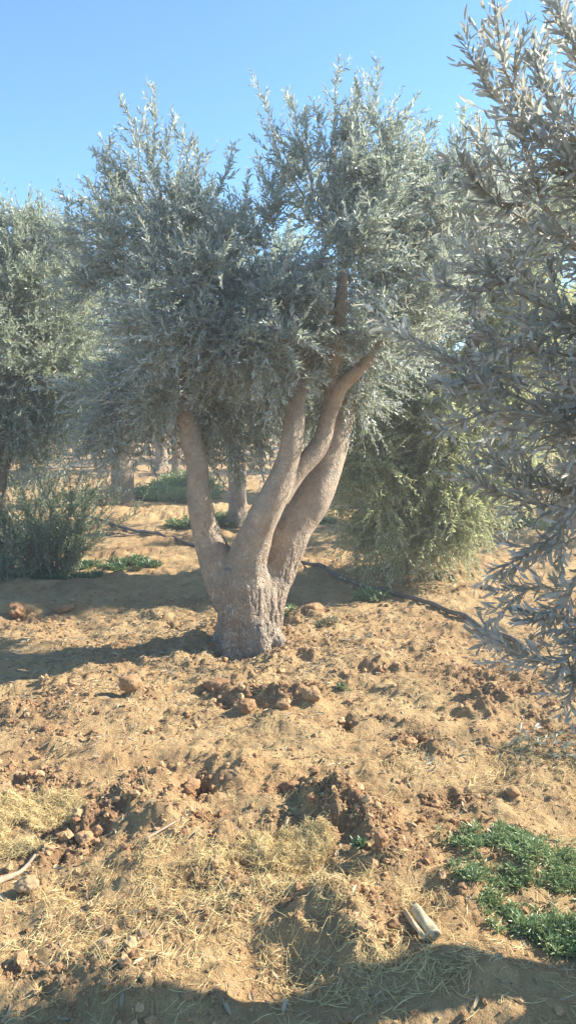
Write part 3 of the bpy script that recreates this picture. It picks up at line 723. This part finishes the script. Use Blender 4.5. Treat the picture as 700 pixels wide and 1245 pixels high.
# ------------------------------------------------------------------ basal suckers by the left tree
def bush(name, label, cat, cx, cy, rx, ry, h, n, leaf, seed, leafL=.045, leafW=.011, step=.022, tilt=.35, group=None, kind=None):
    r = np.random.default_rng(seed); acc = Acc()
    a = r.uniform(0, 6.28, n); s = np.sqrt(r.random(n))
    b = np.stack([cx+np.cos(a)*s*rx, cy+np.sin(a)*s*ry, np.zeros(n)], 1); b[:, 2] = Hgt(b[:, 0], b[:, 1], fine=False)-.01
    d = np.stack([np.cos(a)*s*tilt, np.sin(a)*s*tilt*.5, np.ones(n)], 1)+r.normal(0, .2, (n, 3))
    Ln = h*r.uniform(.3, 1.1, n)
    bd = r.normal(0, .15, (n, 3)); bd[:, 2] -= .1
    shoots(acc, b, d, Ln, bd, leafL, leafW, step, False, .003, .05)
    # side shoots
    k_ = n*3; i = r.integers(0, n, k_); t = r.uniform(.25, .9, k_)
    bb = b[i]+nrm(d[i])*(Ln[i]*t)[:, None]+bd[i]*(Ln[i]*t**2)[:, None]
    shoots(acc, bb, nrm(d[i])+nrm(r.normal(0, 1, (k_, 3)))*.8, np.maximum(Ln[i]*.35, .06), np.zeros((k_, 3)), leafL*.85, leafW*.9, step, False, .0015, .1)
    z = float(Hgt(np.array([cx]), np.array([cy]), fine=False)[0])
    o = acc.build(name, [leaf, M_TWIG], None, True, (cx, cy, z)); o.location = (cx, cy, z)
    return tag(o, label, cat, group, kind)
x, y = G(62, 700)
bush('sucker_bush', 'tall thicket of leafy olive suckers beside the left trunk', 'bush', x, y+.1, .25, .25, 1.2, 95, LEAF_SUCK, 71, .055, .014)
x, y = G(20, 704)
bush('sucker_bush', 'thin clump of suckers in front of the left tree trunk at the edge', 'bush', x-.05, y, .22, .2, .85, 45, LEAF_SUCK, 72, .055, .014)

x, y = G(100, 618)
bush('brush', 'loose brownish brush in the shade below the left crowns', 'brush', x, y, .8, .6, .6, 45, LEAF_BRUSH, 73, .07, .016, .035, kind='stuff')
x, y = G(672, 632)
bush('low_shrub', 'low dark shrub behind the near sprays at the far right', 'shrub', x, y, .6, .5, .9, 70, LEAF_SUCK, 74, .06, .015, .03)
# ------------------------------------------------------------------ weeds
def weeds(name, label, cx, cy, rx, ry, h, n, leaf, seed, blade=(.05, .012), group=None, kind='stuff', cat='weeds', mask=0.0):
    r = np.random.default_rng(seed); acc = Acc(); rng_ = r
    a = r.uniform(0, 6.28, n); s = np.sqrt(r.random(n))*(1+.35*vn2(np.cos(a)*2+seed, np.sin(a)*2+seed))
    bx = cx+np.cos(a)*s*rx; by = cy+np.sin(a)*s*ry
    if mask > 0:
        m = fbm2(bx*5+seed, by*5, 4, seed)*.9+.5+r.normal(0, .09, n)-.12*s > mask-.06; bx, by = bx[m], by[m]; s = s[m]
    n = len(bx); b = np.stack([bx, by, Hgt(bx, by)-.004], 1)
    lv = 9; i = np.repeat(np.arange(n), lv)
    th = r.uniform(0, 6.28, n*lv); el = r.uniform(.15, 1.3, n*lv)
    d = np.stack([np.cos(th)*np.cos(el), np.sin(th)*np.cos(el), np.sin(el)], 1)
    hh = (h*(1.05-.5*s)*r.uniform(.5, 1.1, n))[i]
    p = b[i]+np.stack([d[:, 0]*.3, d[:, 1]*.3, np.ones(n*lv)], 1)*(hh*r.uniform(0, .75, n*lv))[:, None]
    nn = np.stack([-np.cos(th)*np.sin(el), -np.sin(th)*np.sin(el), np.cos(el)], 1)+r.normal(0, .2, (n*lv, 3))
    sz = r.uniform(.5, 1.2, n*lv)
    V, Fs, kk = leaves_np(p, d, nn, blade[0]*sz, blade[1]*sz, False, r.uniform(0, .5, (n*lv, 1)))
    acc.add(V, Fs, 0, np.repeat(r.random(n*lv), kk))
    # stems
    C = b[:, None]+np.array([[0, 0, 0], [0, 0, .5], [0, 0, 1.]])[None]*(h*(1.05-.5*s))[:, None, None]
    C[:, 1:] += r.normal(0, .006, (n, 2, 3))
    V, q = tubes_np(C, np.tile([.0018, .0014, .0008], (n, 1))); acc.add(V, [q], 0, np.full(len(V), .5))
    z = GZ(cx, cy)
    o = acc.build(name, [leaf], None, True, (cx, cy, z)); o.location = (cx, cy, z)
    return tag(o, label, cat, group, kind)
x, y = G(660, 1060); weeds('weeds', 'bright green weeds spreading over the soil at the lower right', x, y, .36, .25, .045, 1100, LEAF_WEED, 81, (.030, .0055), mask=.56)
x, y = G(600, 1035); weeds('weeds', 'thinner trailing edge of green weeds left of the big patch', x, y, .20, .08, .05, 420, LEAF_WEED, 82, (.024, .0055), mask=.46)
x, y = G(690, 1130); weeds('weeds', 'green weeds at the right edge below the main patch', x, y, .18, .12, .07, 700, LEAF_WEED, 83, (.028, .006), mask=.46)
x, y = G(625, 1115); weeds('weeds', 'sparse seedlings between bare soil and the green patch', x, y, .12, .09, .035, 110, LEAF_WEED, 84, (.022, .0055))
x, y = G(178, 607); weeds('weeds', 'green weeds round the foot of the twin stemmed tree', x, y, 1.5, .9, .30, 900, LEAF_WEED, 85, (.13, .032), mask=.36)
x, y = G(215, 598); weeds('weeds', 'taller light green weeds right of the twin stemmed tree', x+.2, y, .8, .6, .55, 350, LEAF_WEED, 86, (.16, .04), mask=.3)
x, y = G(265, 640); weeds('weeds', 'green weeds at the foot of the slim pale trunk', x, y, .75, .35, .22, 420, LEAF_WEED, 87, (.09, .022), mask=.3)
x, y = G(385, 637); weeds('weeds', 'small green weed patch behind the leaning right limb', x, y, .32, .25, .16, 140, LEAF_WEED, 88, (.08, .02))
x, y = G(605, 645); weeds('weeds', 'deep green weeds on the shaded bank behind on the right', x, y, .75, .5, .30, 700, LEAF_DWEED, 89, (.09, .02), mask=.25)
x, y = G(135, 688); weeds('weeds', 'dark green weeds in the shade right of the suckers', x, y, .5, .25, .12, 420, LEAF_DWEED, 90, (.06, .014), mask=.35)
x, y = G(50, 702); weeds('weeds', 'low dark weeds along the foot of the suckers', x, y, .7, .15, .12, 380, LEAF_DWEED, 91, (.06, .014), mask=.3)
def plant(label, px, py, r0, h, n, leaf, seed, blade):
    x, y = G(px, py); weeds('weed_plant', label, x, y, r0, r0*.8, h, n, leaf, seed, blade, kind=None, cat='plant')
plant('bright green weed plant beside the black hose', 450, 727, .16, .10, 34, LEAF_WEED, 92, (.06, .018))
plant('small green weed plant right of the main trunk', 349, 748, .06, .09, 12, LEAF_WEED, 93, (.045, .011))
plant('wispy pale weed right of the trunk below the hose', 400, 765, .08, .09, 16, LEAF_CUT, 94, (.045, .007))
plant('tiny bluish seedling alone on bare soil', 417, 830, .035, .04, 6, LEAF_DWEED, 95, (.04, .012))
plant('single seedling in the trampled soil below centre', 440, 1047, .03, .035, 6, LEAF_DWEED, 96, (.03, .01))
plant('weed plant left of the slim trunk by the hose end', 228, 638, .16, .14, 22, LEAF_WEED, 97, (.07, .018))

# ------------------------------------------------------------------ hose, pipe, bank shade rod, sticks
def rod(name, label, cat, pts, rad, mat, sides=10, group=None, taper=None, dz=0, bury=.3, top=True, parent=None):
    c = smooth_path([(p[0], p[1], 0, 0) for p in pts], 14)[:, :3]
    c[:, 2] = Hgt(c[:, 0], c[:, 1])
    for _ in range(2): c[1:-1, 2] = np.maximum(c[1:-1, 2]-rad*.2, (c[:-2, 2]+c[1:-1, 2]+c[2:, 2])/3)
    c[:, 2] += rad*(1-bury)+dz
    Rr = np.full(len(c), rad) if taper is None else np.linspace(rad, rad*taper, len(c))*(1+.15*np.sin(np.arange(len(c))*1.3))
    V, q, t = tube_closed(c, Rr, sides); org = c[0]
    o = mesh_np(name, V, [t, q], mat, None, True, None, {'rnd': np.full(len(V), .5)}, org); o.location = org
    return tag(o, label, cat, group)
hp = [G(*p) for p in ((102, 629), (150, 640), (200, 655), (238, 666), (300, 677), (360, 688), (430, 708), (500, 733), (560, 757), (640, 800))]
rod('irrigation_hose', 'long black irrigation hose lying across the orchard behind the main tree', 'hose', hp, .021, M_HOSE, 12, bury=-.15)
x, y = G(375, 588)
rod('pipe_and_shade_edge', 'pale water pipe far behind the leaning right limb', 'pipe', [G(370, 588), G(420, 587)], .04, M_HUSK, 8)
rod('pipe_and_shade_edge', 'dark rod added as the shaded edge of the bank far behind on the left', 'pipe', [G(48, 583), G(118, 577)], .05, M_HOSE, 8, dz=.25)  # no pipe here: dark rod stands in for the berm's shaded face

def dead_branch(label, main_pts, rad, mat, subs, seed, leafmat=None, nsh=0, shL=.12, dz=.0, name='fallen_branch'):
    r = np.random.default_rng(seed); acc = Acc()
    c = np.array([on(*p) for p in main_pts]); c[:, 2] += rad*.6+dz
    lift = np.linspace(0, 1, len(c)); path = smooth_path(np.c_[c, np.zeros(len(c))], 5)[:, :3]
    Rr = np.linspace(rad, rad*.3, len(path)); V, q, t = tube_closed(path, Rr, 7)
    acc.add(V, [q, t], 1, np.full(len(V), .5))
    bs, ds, ls = [], [], []
    for i in range(subs):
        u = r.integers(2, len(path)-1); tan = nrm(path[u]-path[u-1]); side = np.array([-tan[1], tan[0], 0])*r.choice([-1, 1])
        bs.append(path[u]); ds.append(nrm(tan*.7+side*.7+np.array([0, 0, r.uniform(0, .45)]))); ls.append(shL*r.uniform(.6, 1.3))
    if subs:
        b = np.array(bs); d = np.array(ds); Ln = np.array(ls)
        if leafmat: shoots(acc, b, d, Ln, np.tile([0, 0, -.1], (len(b), 1)), .045, .010, .02, False, .002, .1)
        else:
            ts = np.linspace(0, 1, 4)
            C = b[:, None]+d[:, None]*(Ln[:, None]*ts)[..., None]+r.normal(0, .012, (len(b), 4, 3))*ts[None, :, None]
            V, q = tubes_np(C, rad*.4*(1-.7*ts)[None]*np.ones((len(b), 1)), 4); acc.add(V, [q], 1, np.full(len(V), .5))
    org = path[0]
    o = acc.build(name, [leafmat or mat, mat], None, True, org); o.location = org
    return tag(o, label, 'branch')
dead_branch('cut leafy olive sprig lying on bare soil right of centre', [(500, 938), (530, 925), (568, 912)], .004, M_WOOD, 9, 101, LEAF_CUT, shL=.10)
dead_branch('wilted olive cuttings strewn near the right edge', [(588, 905), (630, 912), (700, 918)], .005, M_WOOD, 16, 102, LEAF_CUT, shL=.16)
dead_branch('wilted olive spray below the near hanging leaves', [(600, 915), (625, 898), (660, 890)], .004, M_WOOD, 10, 103, LEAF_CUT, shL=.14)
dead_branch('dark leafless branch lying beyond the hose on the left', [(112, 657), (150, 652), (208, 645)], .022, M_DWOOD, 5, 104, shL=.35)
dead_branch('forked dead twigs standing up by the hose end', [(120, 640), (133, 632), (142, 622)], .014, M_DWOOD, 8, 105, shL=.4, dz=.03)
dead_branch('thin faded twigs across the soil at centre right', [(395, 775), (425, 779), (452, 770)], .005, M_WOOD, 6, 106, LEAF_CUT, shL=.10)
dead_branch('bleached thick stick half buried at the left edge', [(-40, 1092), (0, 1074), (26, 1062), (44, 1050)], .016, M_WOOD, 2, 107, shL=.06, name='stick')
dead_branch('thin brown stick sloping across the hollow left of centre', [(176, 1024), (205, 1008), (231, 993)], .006, M_WOOD, 1, 108, shL=.03, dz=.008, name='stick')
dead_branch('short pale twig at the bottom left corner', [(5, 1245), (12, 1215), (14, 1185)], .004, M_WOOD, 2, 109, shL=.06, dz=.004, name='stick')

# husk-like scrap: a flattened split tube with a round open end
def scrap():
    c0 = on(498, 1108); c1 = on(528, 1148); ax_ = nrm(c1-c0); L0 = np.linalg.norm(c1-c0)
    side = nrm(np.cross(ax_, [0, 0, 1.])); upv = np.cross(side, ax_)
    o = empty('crushed_tube', c0); tag(o, 'pale cream crushed tube scrap lying in straw at the lower right', 'litter')
    def shell(a0, a1, w, hgt, t0, t1, off):
        nu, nv = 14, 14; V = []
        for i in range(nu):
            t = t0+(t1-t0)*i/(nu-1); ww = w*(math.sin(math.pi*min(max(.12+.76*t, 0), 1))**.5)
            for j in range(nv):
                a = a0+(a1-a0)*j/(nv-1)
                V.append(c0+ax_*L0*t+side*(ww*math.cos(a)+off)+upv*(hgt*math.sin(a)+.010+.002*math.sin(9*t+a*3)))
        Vo = np.array(V); ctr = Vo.mean(0); Vi = Vo+(ctr-Vo)*.08
        ii = (np.arange(nu-1)[:, None]*nv+np.arange(nv-1)[None]).ravel(); q = np.stack([ii, ii+1, ii+nv+1, ii+nv], 1); n = nu*nv
        rim = []
        bd = [i for i in range(nv)]+[i*nv+nv-1 for i in range(1, nu)]+[n-1-i for i in range(1, nv)]+[i*nv for i in range(nu-2, 0, -1)]
        for a, b in zip(bd, bd[1:]+bd[:1]): rim.append([b, a, a+n, b+n])
        return np.concatenate([Vo, Vi]), [np.concatenate([q, q[:, ::-1]+n, np.array(rim)])]
    V, Fs = shell(-.4, 2.5, .022, .020, 0, 1, -.012); mesh_np('body', V, Fs, M_HUSK, o, True, None, None, c0)
    V, Fs = shell(.2, 3.4, .009, .012, .1, 1, .026); mesh_np('flap', V, Fs, M_HUSK, o, True, None, None, c0)
    # round neck at the lower end
    th = np.linspace(0, 2*math.pi, 25); cc = c0+ax_*L0*.93+upv*.020
    ring = np.array([cc+(side*math.cos(a)*.021+nrm(upv+ax_*.6)*math.sin(a)*.021) for a in th])
    V, q = tubes_np(ring[None], np.full((1, 25), .0055), 8); mesh_np('neck', V, [q], M_HUSK, o, True, None, None, c0)
scrap()

# ------------------------------------------------------------------ clods and stones
import bmesh
def ico(sub):
    bm = bmesh.new(); bmesh.ops.create_icosphere(bm, subdivisions=sub, radius=1); V = np.array([v.co[:] for v in bm.verts]); Fc = np.array([[v.index for v in f.verts] for f in bm.faces]); bm.free(); return V, Fc
I1, F1 = ico(1); I2, F2 = ico(2); I4, F4 = ico(4)
def rock(name, label, cat, px, py, size, mat, seed, sq=.65, sink=.25, group=None):
    p = on(px, py); V = I4.copy()
    rr = 1+.45*vn3(V[:, 0]*1.3+seed, V[:, 1]*1.3, V[:, 2]*1.3, seed)*2*.6+.22*vn3(V[:, 0]*4, V[:, 1]*4+seed, V[:, 2]*4, seed+1)+.10*vn3(V[:, 0]*10, V[:, 1]*10, V[:, 2]*10, seed+2)
    rr = rr-.35*np.abs(vn3(V[:, 0]*2.2, V[:, 1]*2.2+seed, V[:, 2]*2.2, seed+7))-.22*np.abs(vn3(V[:, 0]*5+seed, V[:, 1]*5, V[:, 2]*5, seed+8))+.12*vn3(V[:, 0]*20, V[:, 1]*20, V[:, 2]*20, seed+2); V = V*rr[:, None]*np.array([size[0], size[1], size[2]])*.85
    o = mesh_np(name, V, [F4], mat, None, True, None, {'rnd': np.full(len(V), .35+.25*math.sin(seed))})
    o.location = (p[0], p[1], p[2]+size[2]*(1-sink*2)); o.rotation_euler = (0, 0, seed*1.3)
    return tag(o, label, cat, group)
rocks = [('soil_clod', 'large dark reddish clod standing alone left of the tree shadow', 'clod', 158, 846, (.085, .07, .06), M_CLOD),
         ('soil_clod', 'biggest rounded brown clod in front of the trunk', 'clod', 264, 840, (.115, .08, .05), M_CLOD),
         ('soil_clod', 'lumpy clod right of the biggest one in front of the trunk', 'clod', 300, 853, (.07, .06, .045), M_CLOD),
         ('soil_clod', 'crumbling clod at the right end of the row before the trunk', 'clod', 378, 850, (.075, .06, .05), M_CLOD),
         ('soil_clod', 'clod between the lumpy one and the row end', 'clod', 345, 860, (.06, .05, .04), M_CLOD),
         ('soil_clod', 'pinkish clod on the sunlit hummock at far left', 'clod', 78, 737, (.12, .09, .06), M_CLOD),
         ('soil_clod', 'pale clod beside the pinkish one on the hummock', 'clod', 20, 742, (.13, .09, .07), M_CLOD),
         ('soil_clod', 'reddish lump just right of the main trunk', 'clod', 380, 748, (.11, .08, .05), M_CLOD),
         ('soil_clod', 'smooth clod on the ridge in the hollow at left', 'clod', 103, 1022, (.045, .04, .03), M_CLOD),
         ('soil_clod', 'small clod beside the hollow left of centre', 'clod', 233, 944, (.05, .04, .035), M_CLOD),
         ('soil_clod', 'clod on the upper rim of the middle heap', 'clod', 352, 952, (.05, .045, .035), M_CLOD),
         ('soil_clod', 'clod at the foot of the middle heap', 'clod', 462, 1030, (.04, .035, .028), M_CLOD),
         ('soil_clod', 'flat brown clod beyond the cut sprig', 'clod', 495, 905, (.06, .04, .035), M_CLOD),
         ('soil_clod', 'light clod on smooth soil above the green patch', 'clod', 622, 970, (.04, .03, .022), M_CLOD),
         ('stone', 'rounded tan stone under the bleached stick', 'stone', 34, 1082, (.045, .04, .035), M_STONE),
         ('stone', 'small grey stone in straw at lower left', 'stone', 127, 1152, (.028, .024, .022), M_STONE),
         ('stone', 'upright pale stone right of the small grey one', 'stone', 173, 1142, (.024, .02, .024), M_STONE),
         ('stone', 'little white stone beside the flat brown clod', 'stone', 486, 915, (.016, .014, .012), M_STONE)]
for i, (nm, lab, cat, px, py, sz, mt) in enumerate(rocks): rock(nm, lab, cat, px, py, sz, mt, 3+i*1.37)

def crumbs():
    n = 110000; x = rng.uniform(-2.6, 2.6, n); y = 1.75*(7.0/1.75)**rng.random(n)
    _, ch = Hgt(x, y, True, fine=False)
    clus = fbm2(x*4, y*4, 3, 131)+.5
    keep = rng.random(n) < np.clip(.05+1.0*ch+.35*np.clip(clus-.55, 0, 1), 0, 1); x, y, ch = x[keep], y[keep], ch[keep]; n = len(x)
    z = Hgt(x, y)
    s = .0028*np.exp(rng.exponential(.42, n)); s = np.clip(s, .0025, .017)*(1+.5*ch)
    K = len(I2)
    jit = 1+rng.uniform(-.38, .30, (n, K)); sc = rng.uniform(.7, 1.25, (n, 1, 3))*s[:, None, None]; sc[..., 2] *= .8
    V = I2[None]*jit[..., None]*sc
    a = rng.uniform(0, 6.28, n); c, q = np.cos(a)[:, None], np.sin(a)[:, None]
    V = np.stack([V[..., 0]*c-V[..., 1]*q, V[..., 0]*q+V[..., 1]*c, V[..., 2]], -1)+np.stack([x, y, z+s*.25], 1)[:, None]
    Fc = (np.arange(n)*K)[:, None, None]+F2[None]
    o = mesh_np('soil_crumbs', V.reshape(-1, 3), [Fc.reshape(-1, 3)], M_CLOD, None, False, None, {'rnd': np.repeat(rng.random(n), K)})
    tag(o, 'small brown soil crumbs scattered over the ground', 'soil crumbs', kind='stuff'); print('crumbs', n)
crumbs()

# ------------------------------------------------------------------ straw and litter
def straw(name, label, spots, mat, Lr, w, seed, tilt=.32, cat='dry grass'):
    r = np.random.default_rng(seed); X, Y_, S = [], [], []
    for (px, py, rx, ry, n, up_) in spots:
        cx, cy = G(px, py); a = r.uniform(0, 6.28, n); s = r.random(n)**.6
        X.append(cx+np.cos(a)*s*rx); Y_.append(cy+np.sin(a)*s*ry); S.append(np.full(n, up_))
    x = np.concatenate(X); y = np.concatenate(Y_); up_ = np.concatenate(S)
    m = fbm2(x*7, y*7, 2, seed)+.5 > .30; x, y, up_ = x[m], y[m], up_[m]; n = len(x)
    Ln = r.uniform(*Lr, n); th = r.uniform(0, math.pi*2, n)
    dirx, diry = np.cos(th), np.sin(th); k = 5; ts = np.linspace(-.5, .5, k)
    cv = r.normal(0, .25, n)
    cx = x[:, None]+dirx[:, None]*Ln[:, None]*ts-diry[:, None]*Ln[:, None]*cv[:, None]*ts**2
    cy = y[:, None]+diry[:, None]*Ln[:, None]*ts+dirx[:, None]*Ln[:, None]*cv[:, None]*ts**2
    cz = Hgt(cx, cy); cz = np.maximum(cz, (np.roll(cz, 1, 1)+np.roll(cz, -1, 1))*.5*.6+cz*.4)
    cz = cz+.002+up_[:, None]*r.random((n, 1))+(ts+.5)[None]*Ln[:, None]*np.abs(r.normal(0, tilt, (n, 1)))
    V, q = tubes_np(np.stack([cx, cy, cz], -1), np.tile(w*.5*r.uniform(.6, 1.3, (n, 1)), (1, k))*np.array([.7, 1, 1, .9, .5])[None], 3)
    o = mesh_np(name, V, [q], mat, None, False, None, {'rnd': np.repeat(r.random(n), k*3)})
    tag(o, label, cat, kind='stuff')
straw('straw', 'yellow dry straw matted on the ground', [(348, 1038, .17, .15, 6500, .022), (250, 1050, .30, .10, 900, .008), (35, 995, .22, .26, 6500, .015), (300, 1090, .5, .15, 1300, .006),
      (180, 1140, .5, .20, 1100, .006), (430, 1110, .3, .13, 900, .010), (480, 1180, .35, .15, 700, .008), (120, 1080, .3, .12, 500, .006)], M_STRAW, (.012, .065), .0016, 201)
straw('dry_grass', 'thin dry grass bits scattered across the orchard floor', [(350, 1000, 1.6, .9, 2600, .0), (350, 850, 2.4, 1.4, 3200, .0), (350, 1180, 1.2, .5, 2200, .003), (640, 930, .7, .35, 1500, .004), (100, 790, 1.4, 1.0, 1800, .0), (230, 860, .8, .5, 900, .0)], M_STRAW, (.02, .07), .0018, 202, .1)
def litter():
    n = 9000; r = np.random.default_rng(210)
    cx = np.concatenate([r.normal(TX, .8, n//3), r.uniform(-2.6, 2.6, n//3), r.normal(-1.2, .8, n-2*(n//3))]); cy = np.concatenate([r.normal(TY+.1, .6, n//3), r.uniform(1.9, 9, n//3), r.normal(5.2, .8, n-2*(n//3))])
    z = Hgt(cx, cy)+.003; th = r.uniform(0, 6.28, n)
    d = np.stack([np.cos(th), np.sin(th), r.normal(0, .2, n)], 1); nn = np.stack([r.normal(0, .3, n), r.normal(0, .3, n), np.ones(n)], 1)
    sz = r.uniform(.6, 1.1, n)
    V, Fs, kk = leaves_np(np.stack([cx, cy, z], 1), d, nn, .05*sz, .011*sz)
    o = mesh_np('leaf_litter', V, Fs, M_LITTER, None, True, None, {'rnd': np.repeat(r.random(n), kk)})
    tag(o, 'fallen dry olive leaves littering the soil', 'leaf litter', kind='stuff')
litter()

# ------------------------------------------------------------------ haze box added to lift the darks like lens glare
def haze():
    V = np.array([(x, y, z) for x in (-150, 150) for y in (-40, 220) for z in (-2.5, 7.5)], float)
    Fq = np.array([[0, 1, 3, 2], [4, 6, 7, 5], [0, 4, 5, 1], [2, 3, 7, 6], [0, 2, 6, 4], [1, 5, 7, 3]])
    m = bpy.data.materials.new('glare_haze'); m.use_nodes = True; nt = m.node_tree; nt.nodes.clear()
    out = nt.nodes.new('ShaderNodeOutputMaterial'); v = nt.nodes.new('ShaderNodeVolumePrincipled')
    v.inputs['Color'].default_value = (.93, .95, 1, 1); v.inputs['Density'].default_value = .0065; v.inputs['Anisotropy'].default_value = .2
    nt.links.new(v.outputs[0], out.inputs['Volume'])
    tag(mesh_np('haze', V, [Fq], m, None, False), 'thin haze added over the orchard to imitate lens glare', 'haze', kind='stuff')
haze()

# ------------------------------------------------------------------ light, sky, camera
SUN_EL, SUN_AZ = R(33), R(16)      # azimuth measured from +X towards +Y
sd = np.array([math.cos(SUN_EL)*math.cos(SUN_AZ), math.cos(SUN_EL)*math.sin(SUN_AZ), math.sin(SUN_EL)])
su = bpy.data.lights.new('sun', 'SUN'); su.energy = 4.5; su.angle = R(.53); su.color = (1, .93, .82)
so = bpy.data.objects.new('sun', su); COL.objects.link(so); so.rotation_euler = Vector(-sd).to_track_quat('-Z', 'Y').to_euler(); so.location = (5, 3, 8)
w = bpy.data.worlds.new('World'); scene.world = w; w.use_nodes = True; nt = w.node_tree
bg = nt.nodes['Background']; sky = nt.nodes.new('ShaderNodeTexSky'); sky.sky_type = 'NISHITA'; sky.sun_disc = False
sky.sun_elevation = SUN_EL; sky.sun_rotation = math.pi/2-SUN_AZ; sky.air_density = 1.0; sky.dust_density = .35; sky.ozone_density = 1.3; sky.altitude = 600
tint = mix(nt, 1.0, sky.outputs[0], (.58, .87, 1.03), 'MULTIPLY'); nt.links.new(tint, bg.inputs[0]); bg.inputs[1].default_value = .10
cam = bpy.data.cameras.new('camera'); co = bpy.data.objects.new('camera', cam); COL.objects.link(co); scene.camera = co
co.location = (0, 0, CAMZ); co.rotation_euler = (math.pi/2-PITCH, 0, 0)
cam.sensor_fit = 'VERTICAL'; cam.angle_y = 2*math.atan(622.5/F); cam.clip_end = 1000; cam.clip_start = .05
scene.view_settings.view_transform = 'Standard'; scene.view_settings.look = 'None'; scene.view_settings.gamma = 1; scene.view_settings.exposure = 1.58
scene.render.resolution_x = 575; scene.render.resolution_y = 1024
scene.render.engine = 'CYCLES'
scene.cycles.max_bounces = 6; scene.cycles.diffuse_bounces = 4; scene.cycles.transmission_bounces = 4
